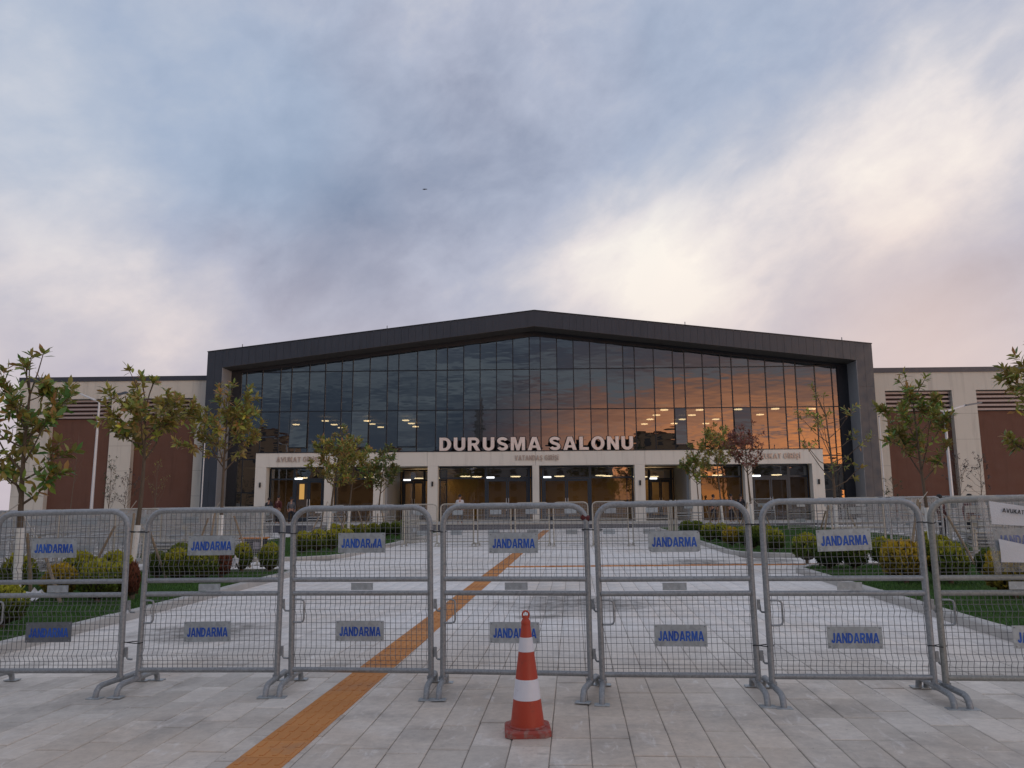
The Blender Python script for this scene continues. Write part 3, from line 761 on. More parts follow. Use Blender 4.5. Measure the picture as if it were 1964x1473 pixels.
# entrance glazing
def door_bay(u0, u1, v, doors):
    zt = 3.35
    MB().span((u0, v - .04, zt - .06), (u1, v + .06, zt + .06)).build('door_transom', DOORF, bld)
    MB().span((u0, v - .04, CAN_B - .12), (u1, v + .06, CAN_B - .005)).build('door_transom', DOORF, bld)
    cuts = [u0] + [d for dd in doors for d in dd] + [u1]; cuts = sorted(set(cuts))
    for c in cuts: 
        MB().span((max(u0, c - .09), v - .05, TER), (min(u1, c + .09), v + .055, CAN_B - .13)).build('door_mullion', DOORF, bld)
    for a, c in zip(cuts, cuts[1:]):
        if c - a < .3: continue
        for (z0, z1, dk) in ((TER + .02, zt - .065, 0), (zt + .065, CAN_B - .125, 1)):
            b = MB(); b.v = [(a + .09, v, z0), (c - .09, v, z0), (c - .09, v, z1), (a + .09, v, z1)]; b.f = [(0, 1, 2, 3)]
            b.build('pane', GLASS if dk else GLASS_D, bld)
    for (a, c) in doors:
        m_ = (a + c) / 2; dr = MB()
        for (p, q) in ((a + .1, m_ - .01), (m_ + .01, c - .1)):
            dr.span((p, v - .06, TER + .02), (p + .10, v - .045, zt - .07)); dr.span((q - .10, v - .06, TER + .02), (q, v - .045, zt - .07))
            dr.span((p + .1, v - .06, zt - .25), (q - .1, v - .045, zt - .07)); dr.span((p + .1, v - .06, TER + .02), (q - .1, v - .045, TER + .3))
        d_ = dr.build('door', DOORF, bld)
        hb = MB(); hb.tube([(m_ - .09, v - .10, 1.0), (m_ - .09, v - .10, 1.9)], .02, 6); hb.tube([(m_ + .09, v - .10, 1.0), (m_ + .09, v - .10, 1.9)], .02, 6); hb.build('door_handle', LAMPW, d_)
        MB().span((a + .05, v - .12, zt - .02), (a + .6, v - .062, zt + .09)).build('exit_light', LIT_W, bld)
door_bay(-6.98, -.26, .9, [(-3.6, -.5)])
door_bay(.26, 6.98, .9, [(.5, 3.9)])
door_bay(-19.38, -15.17, .9, [(-17.6, -15.4)])
door_bay(15.22, 19.38, .9, [(15.4, 18.0)])
door_bay(-14.58, -11.62, .9, []); door_bay(11.62, 14.68, .9, [])
door_bay(-10.72, -7.0, 5.8, [(-10.5, -8.8)]); door_bay(7.0, 10.72, 5.8, [(8.8, 10.5)])
MB().span((-17.2, .86, 1.9), (-16.85, .895, 3.0)).build('lit_poster', LIT_S, bld)
# hall interior, ground floor and gallery
b = MB(); b.span((-22.2, 9.0, TER), (22.2, 9.2, 4.3)); b.build('hall_wall', INWALL, bld)
MB().span((-22.9, 2.45, .05), (22.9, 22, TER - .004)).build('hall_floor', INFLOOR, bld)
MB().span((-22.9, 2.45, 4.30), (22.9, 22, 4.95)).build('gallery_slab', INDARK, bld)
MB().span((-22.9, 20, 4.96), (22.9, 20.3, 14)).build('gallery_wall', INDARK, bld)
MB().span((-22.9, 2.6, 9.2), (22.9, 20, 9.35)).build('gallery_ceiling', INDARK, bld)
for s in (-1, 1): MB().span((s * 22.9, 2.1, .05), (s * 22.7, 22, 11.4)).build('side_wall', INDARK, bld)
lg_ = MB().lathe([(.001, .06), (.46, .06), (.5, .03), (.46, 0), (.001, 0)], 16).mesh('ceiling_light', LIT_G, True)
lm = MB().lathe([(.001, .07), (.30, .07), (.33, .035), (.30, 0), (.001, 0)], 16).mesh('ceiling_light', LIT, True)
for (px, py) in [(568, 815), (583, 821), (624, 808), (641, 815), (654, 821), (607, 828), (704, 808), (714, 814), (730, 820), (743, 826), (778, 807), (789, 813), (797, 819), (752, 829),
                 (1236, 814), (1247, 805), (1259, 797), (1274, 787), (1293, 813), (1309, 805), (1327, 797), (1342, 787), (1354, 813), (1373, 805), (1416, 786), (1458, 796), (1487, 785), (1557, 785)]:
    d_ = ray(px, py); w_ = Vector((0, 0, CAM_H)) + d_ * ((8.8 - CAM_H) / d_.z)
    q_ = Matrix.Rotation(-BU_ANG, 3, 'Z') @ (w_ - BC)
    if not (2.7 < q_.y < 19.5 and abs(q_.x) < 22.4): continue
    link('ceiling_light', lm, bld, (q_.x, q_.y, 8.8)); MB().tube([(q_.x, q_.y, 8.87), (q_.x, q_.y, 9.2)], .015, 4).build('light_cord', BLACK, bld)
for (u, v) in [(-18.3, 5), (-16, 4), (-13, 5), (-12.2, 3.5), (-9.6, 8), (-8.4, 7.4), (-7.6, 8), (-5.4, 4), (-4.6, 5), (-1.6, 5), (1.8, 5), (4.9, 4), (5.5, 5), (7.8, 7.4), (8.6, 8), (9.4, 7.4), (12.4, 4), (13.9, 5), (16.0, 4), (18.4, 5), (-21.2, 4), (21.3, 4)]:
    link('ceiling_light', lg_, bld, (u, v, 3.55)).scale = (.8, .8, 1)
# side wings
for s in (-1, 1):
    side = 'left' if s < 0 else 'right'
    def S(a, c): return (a, c) if s > 0 else (-c, -a)
    WV, ZW = 2.5, 11.0
    x_in, x_out = 24.16, 39.9
    pans = [(25.95, 30.8), (32.55, 37.3)]
    wall = MB()
    xs = [x_in, pans[0][0], pans[0][1], pans[1][0], pans[1][1], x_out]
    for i in (0, 2, 4):
        a, c = S(xs[i], xs[i + 1]); wall.span((a, WV, 0), (c, WV + .6, 9.65))
    a, c = S(x_in, x_out); wall.span((a, WV, 9.652), (c, WV + .6, ZW))
    a, c = S(x_out - .6, x_out); wall.span((a, WV + .602, 0), (c, 26, ZW))
    wo_ = wall.build('wing_wall', BEIGE, bld)
    a, c = S(x_in, x_out + .08); MB().span((a, WV - .08, ZW + .002), (c, WV + .7, ZW + .36)).build('coping', COPING, bld)
    a, c = S(x_in, x_out - .05); MB().span((a, WV + .8, ZW - .5), (c, 26, ZW - .1)).build('wing_roof', DARK_CL, bld)
    for zj in (2.2, 4.1, 6.0, 7.9):
        for i in (0, 2, 4):
            a, c = S(xs[i], xs[i + 1]); MB().span((a + .004, WV - .0025, zj), (c - .004, WV + .01, zj + .012)).build('panel_joint', SOFFIT, wo_)
    for (p, q) in pans:
        a, c = S(p, q)
        MB().span((a, WV + .45, 0), (c, WV + .62, 8.1)).build('brown_panel', BROWN, bld)
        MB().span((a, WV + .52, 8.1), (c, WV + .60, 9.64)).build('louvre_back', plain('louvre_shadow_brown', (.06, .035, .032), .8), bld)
        for k2 in range(5):
            z = 8.16 + k2 * .315
            MB().span((a + .01, WV + .26, z), (c - .01, WV + .30, z + .15)).build('louvre_slat', SLATM, bld)
# back body of the hall
MB().span((-39, 26.2, 0), (39, 27, 10.5)).build('rear_wall', BEIGE, bld)
# terrace in front of the doors
t = MB(); t.span((-24.2, -6.5, -.3), (24.2, 2.44, TER - .03)); ter = tag(t.build('terrace', plain('terrace_riser_slate', (.075, .080, .10), .6), None, loc=BC, rot=(0, 0, BU_ANG)), kind='structure')
for i in range(40):
    MB().span((-24.2 + i * 1.21 + .003, -6.55, TER - .028), (-24.2 + (i + 1) * 1.21 - .003, 2.42, TER)).build('terrace_slab', KERB, ter)

# lettering
sg = thing('hall_sign', 'large rose steel letters reading DURUSMA SALONU standing on the white portal', 'sign', B2W(0, 0), (0, 0, BU_ANG))
txt = 'DURUSMA SALONU'; CAPH = .95
tot_ = sum((glyph(c)[0] + .17) if c != ' ' else .36 for c in txt) - .17; kx = 13.85 / (tot_ * CAPH); u = -6.9
for c in txt:
    if c == ' ': u += .36 * CAPH * kx; continue
    w = glyph(c)[0] * CAPH * kx
    link('letter', text_mesh('letter', c, CAPH, COPPER, .06, width=w), sg, (u + w / 2, .10, CAN_T + .075 + CAPH / 2))
    link('letter_back', text_mesh('letter_back', c, CAPH + .09, BLACK, .03, .28, width=w + .10), sg, (u + w / 2, .205, CAN_T + .075 + CAPH / 2 + .0))
    u += w + .17 * CAPH * kx
for (nm, body, uc) in (('left', 'AVUKAT GİRİŞİ', -17.1), ('middle', 'VATANDAŞ GİRİŞİ', .1), ('right', 'AVUKAT GİRİŞİ', 17.1)):
    lab = {'left': 'bronze AVUKAT GİRİŞİ lettering on the portal behind the left trees', 'middle': 'bronze VATANDAŞ GİRİŞİ lettering over the middle doors', 'right': 'bronze AVUKAT GİRİŞİ lettering over the doors beside the copper tree'}[nm]
    s_ = thing('entrance_sign', lab, 'sign', B2W(uc, 0), (0, 0, BU_ANG), 'entrance lettering on the white portal')
    wd = 3.15; tot_ = sum((glyph(c)[0] + .16) if c != ' ' else .40 for c in body) - .16; hh = .36; kx = wd / (tot_ * hh); u = -wd / 2
    for c in body:
        if c == ' ': u += .40 * hh * kx; continue
        w = glyph(c, .165)[0] * hh * kx; link('letter', text_mesh('letter', c, hh, COPPER2, .03, .165, width=w), s_, (u + w / 2, -.04, 4.74)); u += w + .16 * hh * kx

# ------------------------------------------------------------------ barriers
BW, BR = .655, .0265
def arc(c, r, a0, a1, n, plane='xz'):
    return [(c[0] + r * math.cos(RAD(a0 + (a1 - a0) * i / n)), 0, c[1] + r * math.sin(RAD(a0 + (a1 - a0) * i / n))) for i in range(n + 1)]
def frame_mb(n=10, na=6):
    b = MB(); zt = 1.615; r = .155
    pts = [(-BW, 0, .07)] + arc((-BW + r, zt - r), r, 180, 90, na) + arc((BW - r, zt - r), r, 90, 0, na) + [(BW, 0, .07)]
    b.tube(pts, BR, n); return b
def rail_mb(z, n=10): return MB().tube([(-BW + BR * .6, 0, z), (BW - BR * .6, 0, z)], BR * .86, n)
def wire_mb(z0, z1, bends, rw=.0025, step=.0475, hs=.052):
    b = MB(); xs = []; x = -BW + BR + .012
    while x < BW - BR: xs.append(x); x += step
    zs = [z0]
    for bz in bends: zs += [bz - .052, bz, bz + .052]
    zs.append(z1); zs = sorted(zs)
    def yy(z): return -.026 if any(abs(z - q) < 1e-6 for q in bends) else 0
    for x in xs: b.tube([(x, yy(z), z) for z in zs], rw, 4, False)
    z = z0 + .03; hz = []
    while z < z1 - .01:
        if not any(abs(z - q) < .075 for q in bends): hz.append((z, 0))
        z += hs
    for q in bends: hz += [(q - .052, 0), (q + .052, 0), (q, -.026)]
    for z, y in hz: b.tube([(-BW + BR * .5, y + rw * 1.6, z), (BW - BR * .5, y + rw * 1.6, z)], rw, 4, False)
    return b
def foot_mb(n=10):
    b = MB(); h = .096; L2 = .335; r = .082
    pts = [(0, -L2, 0.006)] + [(0, -L2 + r - r * math.cos(RAD(a)) , h - r + r * math.sin(RAD(a))) for a in (0, 30, 60, 90)]
    pts += [(0, -p[1], p[2]) for p in reversed(pts)]
    b.tube(pts, BR * .95, n); return b
def footplate_mb(y): return MB().box((0, y, .005), (.125, .085, .008))
def ring_mb(): return MB().tube([(0, 0, .098), (0, 0, .124)], BR * 1.45, 10)
def handle_mb():
    x0 = -BW + BR * .7; x1 = -BW + .115; z0, z1 = .585, .79; r = .03
    return MB().tube([(x0, -.012, z1), (x1 - r, -.012, z1), (x1 - .008, -.012, z1 - .010), (x1, -.012, z1 - r), (x1, -.012, z0 + r), (x1 - .008, -.012, z0 + .010), (x1 - r, -.012, z0), (x0, -.012, z0)], .009, 6)
def hook_mb(z):
    b = MB(); b.box((BW + BR + .012, 0, z + .03), (.026, .018, .085))
    b.tube([(BW + BR + .02, 0, z + .03), (BW + BR + .024, 0, z - .02), (BW + BR + .034, 0, z - .032), (BW + BR + .075, 0, z - .034)], .009, 6); return b
M_FR = frame_mb().mesh('frame', GALV, True); M_R = {z: rail_mb(z).mesh('rail', GALV, True) for z in (.968, .845, .165)}
M_WU = wire_mb(.985, 1.595, (1.10,)).mesh('wire_mesh', WIRE); M_WL = wire_mb(.185, .828, (.30, .70)).mesh('wire_mesh', WIRE)
M_FT = foot_mb().mesh('foot', GALV, True); M_FP = [footplate_mb(y).mesh('foot_plate', PLATE) for y in (-.34, .34)]; M_RG = ring_mb().mesh('collar', GALV, True)
M_HD = handle_mb().mesh('handle', GALV, True); M_HK = [hook_mb(z).mesh('hook', GALV, True) for z in (.72, .30)]
M_SG = MB().box((0, 0, 0), (.445, .006, .180)).mesh('sign_plate', PLATE); M_TX = text_mesh('lettering', 'JANDARMA', .082, SIGN_BLUE, .0012, .22, .075, .385)
M_TXC = text_mesh('lettering', 'JANDARmA', .082, SIGN_BLUE, .0012, .22, .075, .385)
rp = [(x, z) for x, z in rounded(-.2225, .2225, -.09, .09, (.028,) * 4, 4)]
M_SGR = MB().prism_y(rp, -.003, .003).mesh('sign_plate', PLATE)
M_BOLT = MB().tube([(0, 0, 0), (0, -.006, 0)], .006, 6).mesh('bolt', GALV)
M_PL = MB().box((0, -.02, .906), (.205, .008, .064)).mesh('number_plate', PLATE)
M_OLD = frame_mb().mesh('frame', GALV_OLD, True); M_ROLD = {z: rail_mb(z).mesh('rail', GALV_OLD, True) for z in M_R}
def warp(me, sd):
    """small dents and bows of a knocked-about panel: same field for every part of one barrier"""
    r_ = np.random.default_rng(sd); m2 = me.copy(); n_ = len(m2.vertices); co = np.empty(n_ * 3, np.float32); m2.vertices.foreach_get('co', co); co = co.reshape(-1, 3)
    x, y, z = co[:, 0].copy(), co[:, 1].copy(), co[:, 2].copy()
    a = r_.uniform(-.012, .012, 4); co[:, 1] += a[0] * np.cos(x * 2.4) * z + a[1] * np.sin(x * 4.6) * z + a[2] * np.sin(z * 3.5 + 1); co[:, 0] += a[3] * z * .8; co[:, 2] += r_.uniform(-.006, .006) * np.sin(x * 4.2)
    if me.name.startswith('wire'):
        for _ in range(7):
            cx, cz_, am, sg_ = r_.uniform(-.55, .55), r_.uniform(.25, 1.5), r_.uniform(-.03, .03), r_.uniform(.05, .16)
            e = np.exp(-((x - cx) ** 2 + (z - cz_) ** 2) / (2 * sg_ ** 2)); co[:, 1] += am * e; co[:, 2] += am * .35 * e; co[:, 0] += am * .3 * e
    m2.vertices.foreach_set('co', co.ravel()); m2.update(); return m2
def full_barrier(label, loc, rz, group, old=False, s1=(0, 1.286, 0), s2=(0, .51, 0), tilt=0.0, idx=0):
    t = thing('crowd_barrier', label, 'barrier', loc, (tilt, -tiltr, rz), group)
    link('frame', warp(M_OLD if old else M_FR, idx), t)
    for z in M_R: link('rail', warp((M_ROLD if old else M_R)[z], idx), t)
    for m_ in (M_WU, M_WL): o = link('wire_mesh', warp(m_, idx), t); o['kind'] = 'stuff'
    for x in (-BW, BW):
        f = link('foot', M_FT, t, (x, 0, 0), (0, 0, random.uniform(-.16, .16)))
        link('foot_plate', M_FP[0], f); link('foot_plate', M_FP[1], f); link('collar', M_RG, f)
    link('handle', M_HD, t)
    for h in M_HK: link('hook', h, t)
    for (sx_, sz_, sr_) in (s1, s2):
        up = sz_ > 1
        s = link('sign_plate', M_SGR if (idx == 4 and up) else M_SG, t, (sx_, -.040, sz_), (random.uniform(-.03, .03), sr_ + random.uniform(-.012, .012), random.uniform(-.02, .02)))
        link('lettering', M_TXC if (idx == 2 and up) else M_TX, s, (0.002, -.0045, -.004))
        for bx_ in (-.205, .205):
            for bz_ in (-.075, .075): link('bolt', M_BOLT, s, (bx_, -.003, bz_))
    link('number_plate', M_PL, t, (random.uniform(-.03, .03), 0, 0))
    return t
posts = [gp(-46, 1322), gp(249, 1322), gp(545, 1320), gp(840, 1325), gp(1144, 1332), gp(1471, 1337), gp(1808, 1340), gp(2160, 1345)]
fl = ['galvanised JANDARMA mesh barrier at the left picture edge, in the front row', 'galvanised JANDARMA mesh barrier before the red-brown dried conifers, second in the front row',
      'galvanised JANDARMA mesh barrier with the chipped letter M, crossed low by the orange strip', 'galvanised JANDARMA mesh barrier directly behind the traffic cone',
      'galvanised JANDARMA mesh barrier just right of the traffic cone, upper sign with rounded corners', 'galvanised JANDARMA mesh barrier in front of the near end of the right kerb',
      'dull JANDARMA mesh barrier wrapped in plastic film with white paper']
offs = [((-.055, 1.285, .01), (-.05, .515, 0)), ((.0, 1.29, .01), (.0, .51, 0)), ((.01, 1.30, 0), (.005, .515, 0)), ((0, 1.286, 0), (.0, .51, 0)), ((0, 1.29, -.005), (.02, .50, 0)), ((.0, 1.29, -.02), (.03, .49, .0)), ((.03, 1.28, 0), (.10, .50, .0))]
front = []
for i in range(7):
    a, c = posts[i], posts[i + 1]; m_ = (a + c) / 2; d = c - a
    rz = math.atan2(d.y, d.x) + random.uniform(-.03, .03)
    front.append(full_barrier(fl[i], (m_.x, m_.y, gz(m_.x) + .002), rz, 'front row of barriers', i == 6, *offs[i], tilt=random.uniform(-.022, .022), idx=i))
dp = [c for c in front[0].children if c.name.startswith('sign_plate')][1]
for sl_ in dp.material_slots: sl_.link = 'OBJECT'; sl_.material = m_galv('dark_galvanised_sheet', (.15, .165, .18), .3, .6, 38)
# plastic film and papers on the last barrier of the front row
fb = front[6]
def sheet(name, m, pts, parent, y=-.05, n=10, wav=.01, thick=.0):
    (x0, z0), (x1, z1), (x2, z2), (x3, z3) = pts; b = MB()
    for j in range(n + 1):
        for i in range(n + 1):
            s_, t_ = i / n, j / n
            x = (1 - t_) * ((1 - s_) * x0 + s_ * x1) + t_ * ((1 - s_) * x3 + s_ * x2); z = (1 - t_) * ((1 - s_) * z0 + s_ * z1) + t_ * ((1 - s_) * z3 + s_ * z2)
            b.v.append((x, y + wav * math.sin(9 * x + 5 * z) + wav * .6 * math.sin(23 * z - 14 * x), z))
    for j in range(n):
        for i in range(n): k_ = j * (n + 1) + i; b.f.append((k_, k_ + 1, k_ + n + 2, k_ + n + 1))
    return b.build(name, m, parent, True)
M7 = fb.matrix_basis.copy()
pf_ = thing('plastic_cover', 'clear crumpled plastic film over the upper half of the last front barrier', 'plastic sheet', fb.location, tuple(fb.rotation_euler))
sheet('film', FILM, [(-.20, 1.02), (.68, 1.02), (.68, 1.64), (-.30, 1.63)], pf_, -.055, 14, .012)
sheet('film_edge', FILM, [(-.215, 1.00), (-.165, 1.00), (-.255, 1.63), (-.305, 1.63)], pf_, -.062, 8, .008)
p1 = thing('paper_notice', 'white crumpled paper notice printed AVUKAT GİRİŞİ on the filmed barrier', 'notice', fb.location, tuple(fb.rotation_euler))
sheet('sheet', PAPER, [(-.215, 1.41), (.36, 1.37), (.36, 1.50), (-.215, 1.60)], p1, -.075, 10, .006)
tm = text_mesh('printed_text', 'AVUKAT GİRİŞİ', .034, INK, .0006, .18, .12, .29); link('printed_text', tm, p1, (.02, -.087, 1.505), (0, .13, 0))
p2 = thing('paper_sheet', 'torn blank white paper with a slanting fold hanging low on the filmed barrier', 'paper', fb.location, tuple(fb.rotation_euler))
sheet('sheet', PAPER, [(-.17, 1.10), (.36, 1.09), (.36, 1.16), (-.175, 1.29)], p2, -.078, 10, .007)
# simplified barriers farther back: frame with rails, mesh, sign plates
def far_frame():
    b = frame_mb(6, 3)
    for z in (.968, .845, .165): b.tube([(-BW, 0, z), (BW, 0, z)], BR * .86, 6)
    for x in (-BW, BW):
        c = MB().tube([(0, -.37, .006), (0, -.33, .09), (0, -.25, .105), (0, .25, .105), (0, .33, .09), (0, .37, .006)], BR * .95, 6)
        for y in (-.37, .37): c.box((0, y, .005), (.125, .085, .008))
        o = len(b.v); b.v += [(v[0] + x, v[1], v[2]) for v in c.v]; b.f += [tuple(o + k_ for k_ in f) for f in c.f]
    return b
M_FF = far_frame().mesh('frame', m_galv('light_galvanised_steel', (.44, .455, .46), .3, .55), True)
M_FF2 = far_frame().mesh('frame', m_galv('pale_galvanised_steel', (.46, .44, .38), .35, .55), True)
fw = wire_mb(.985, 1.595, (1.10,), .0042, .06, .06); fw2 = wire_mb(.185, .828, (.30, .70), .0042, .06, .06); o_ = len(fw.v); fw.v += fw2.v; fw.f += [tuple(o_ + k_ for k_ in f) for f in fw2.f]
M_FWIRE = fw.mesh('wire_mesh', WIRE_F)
def far_barrier(label, x, y, rz, group, pale=False, lift=0.0, tilt=0.0, signs=True):
    t = thing('crowd_barrier', label, 'barrier', (x, y, gz(x) + .004 + lift), (tilt, -tiltr, rz), group)
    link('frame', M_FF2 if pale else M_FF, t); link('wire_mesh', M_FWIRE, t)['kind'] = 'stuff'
    if signs:
        for z in (1.286, .51): link('sign_plate', M_SG, t, (random.uniform(-.08, .08), -.034 * (1 if random.random() < .7 else -1), z))
    return t
for i in range(7):                     # row across the plaza before the doors
    x = -6.0 + i * 1.475
    y = 30.4 - .13 * (x + 6.0)
    far_barrier('pale mesh barrier, %s from the left in the row across the plaza before the doors' % ORD[i], x, y, RAD(-4 + random.uniform(-3, 3)), 'row of barriers across the plaza', True, lift=(.0, 0, .0, 0, 0, 0, 0)[i])
for r_, (x, nm) in enumerate(((-15.0, 'nearest to the lawn'), (-17.2, 'second from the lawn'), (-19.6, 'third from the lawn'), (-22.4, 'farthest from the lawn'))):
    for i in range(17 if r_ else 15):
        y = 16.5 + r_ * 2 + i * 1.47
        far_barrier('grey mesh barrier, %s from the front in the left queue lane %s' % (ORD[i], nm), x + random.uniform(-.12, .12), y, RAD(90 + random.uniform(-5, 5)), 'left queue lanes', r_ % 2 == 1)
for i in range(11):
    far_barrier('grey mesh barrier, %s from the left in the row closing the left queue lanes' % ORD[i], -31 + i * 1.47, 37.5 + .05 * i, RAD(random.uniform(-4, 4)), 'row behind the left queue lanes', i % 3 == 0)
for r_, (x, nm) in enumerate(((14.2, 'nearest to the lawn'), (16.4, 'second from the lawn'), (19.2, 'farthest from the lawn'))):
    for i in range(16):
        y = 17 + r_ * 1.6 + i * 1.47
        far_barrier('grey mesh barrier, %s from the front in the right queue lane %s' % (ORD[i], nm), x + random.uniform(-.12, .12), y, RAD(90 + random.uniform(-5, 5)), 'right queue lanes', r_ == 1)
for i in range(7):
    far_barrier('grey mesh barrier, %s from the left in the row closing the right queue lanes' % ORD[i], 11.6 + i * 1.47, 41.0, RAD(random.uniform(-4, 4)), 'row behind the right queue lanes', i % 2 == 0)
for k_, (px, Y, nm, cnt) in enumerate(((788, 33.5, 'stacked end-on beside the left hedge', 4), (1291, 30.5, 'stacked end-on beside the right hedge', 4))):
    p = at(px, 960, Y)
    for i in range(cnt): far_barrier('pale mesh barrier, %s in the bundle %s' % (ORD[i], nm), p.x + (i - 1.5) * .09, Y + i * .05, RAD(82), 'bundles of parked barriers', True, tilt=random.uniform(-.03, .03), lift=.0)
for (px, Y, rz, lab) in ((612, 44, 38, 'tilted grey barrier leaning by the left entrance people'), (640, 44.5, 8, 'grey barrier standing before the left entrance column'), (735, 41, 12, 'grey barrier beside the thin dark tree at the left recess'), (1322, 40, -12, 'grey barrier at the foot of the green tree by the right recess'), (1462, 45, -20, 'grey barrier before the right entrance doors')):
    p = at(px, 960, Y); far_barrier(lab, p.x, Y, RAD(rz), 'loose barriers by the entrances', lift=(TER if Y > 47.5 else 0))

for i in range(6):
    far_barrier('grey mesh barrier, %s from the left in the row across the left road gap' % ORD[i], -17.0 + i * 1.47, 21.4 + .12 * i, RAD(6 + random.uniform(-5, 5)), 'row across the left road gap', i % 2 == 1)
for i in range(6):
    far_barrier('grey mesh barrier, %s from the left in the row across the right road gap' % ORD[i], 7.6 + i * 1.47, 21.6 - .1 * i, RAD(-6 + random.uniform(-5, 5)), 'row across the right road gap', i % 2 == 0)
for (lab, xx, yy, rz_) in (('left', -11.2, 20.6, 12), ('right', 10.6, 20.2, -15)):
    for i in range(5):
        t_ = far_barrier('grey barrier lying flat, %s from the bottom of the %s road gap pile' % (ORD[i], lab), xx + random.uniform(-.1, .1), yy, RAD(rz_ + random.uniform(-8, 8)), 'piles of flat barriers', i % 2 == 0)
        t_.rotation_euler = (RAD(-90), 0, RAD(rz_ + random.uniform(-8, 8))); t_.location.z = gz(xx) + .38 + i * .085

# ------------------------------------------------------------------ traffic cone
cp = gp(1012, 1405)
cn = thing('traffic_cone', 'red orange traffic cone with two white bands on the pavement', 'cone', (cp.x, cp.y, gz(cp.x) + .003), (0, -tiltr, RAD(6)))
CR0, CR1, CZ0, CZ1 = .122, .030, .045, .775
def cr(z): return CR0 + (CR1 - CR0) * (z - CZ0) / (CZ1 - CZ0)
b = MB(); h = .165; ch = .045
ring = []
base = [(-h + ch, -h), (h - ch, -h), (h, -h + ch), (h, h - ch), (h - ch, h), (-h + ch, h), (-h, h - ch), (-h, -h + ch)]
b.prism(base, 0.0, .034); o = len(b.v); b.v += [(x, y, .034) for x, y in base] + [(x * .93, y * .93, .046) for x, y in base]
for i in range(8): j = (i + 1) % 8; b.f.append((o + i, o + j, o + 8 + j, o + 8 + i))
b.f.append(tuple(o + 8 + i for i in range(8))); b.build('base', CONE_B, cn)
MB().lathe([(.136, .047), (.136, .053), (.128, .058), (CR0, .058)], 40, close=False).build('rim_ring', CONE_B, cn, True)
MB().lathe([(CR0 + .002, .046), (cr(.775), .775), (.026, .785), (.001, .785)], 40).build('cone_body', CONE_O, cn, True)
for (z0, z1) in ((.235, .375), (.565, .665)):
    prof = []; n_ = 18
    for i in range(n_ + 1):
        z = z0 + (z1 - z0) * i / n_; prof.append((cr(z) + .0022 + (.0012 if i % 2 else 0), z))
    MB().lathe([(cr(z0), z0)] + prof + [(cr(z1), z1)], 40, close=False).build('reflective_band', CONE_W, cn, True)
MB().lathe([(.0345, .755), (.0345, .775), (.031, .782), (.020, .800), (.020, .815)], 24).build('cap', CONE_O, cn, True)
MB().tube([(-.020, 0, .80)] + [(.024 * math.cos(RAD(a)), 0, .825 + .026 * math.sin(RAD(a))) for a in (180, 140, 90, 40, 0)] + [(.020, 0, .80)], .007, 8).build('carry_loop', CONE_O, cn, True)

# ------------------------------------------------------------------ trees
LEAFV = np.array([(0, 0, 0), (.17, .30, .035), (-.17, .30, .035), (.20, .62, .05), (-.20, .62, .05), (0, 1, -.03), (0, .32, 0), (0, .64, .0)])
LEAFF = np.array([(0, 1, 6), (0, 6, 2), (1, 3, 7), (1, 7, 6), (6, 7, 4), (6, 4, 2), (3, 5, 7), (7, 5, 4)])
def leaves_mesh(items, m):
    """items: (pos, dir, normal, length, width factor)"""
    n = len(items); V = np.empty((n, 8, 3)); 
    for i, (p, d, up, ln, wf) in enumerate(items):
        d = d.normalized(); s = d.cross(up); s = s.normalized() if s.length > 1e-4 else Vector((1, 0, 0)); u_ = s.cross(d)
        A = np.array((tuple(s * ln * wf), tuple(d * ln), tuple(u_ * ln)))
        V[i] = LEAFV @ A + np.array(tuple(p))
    F = (LEAFF[None] + (np.arange(n) * 8)[:, None, None]).reshape(-1, 3)
    return np_mesh('crown', V.reshape(-1, 3), F, m)
def rv(s=1.0): return Vector((random.gauss(0, s), random.gauss(0, s), random.gauss(0, s)))
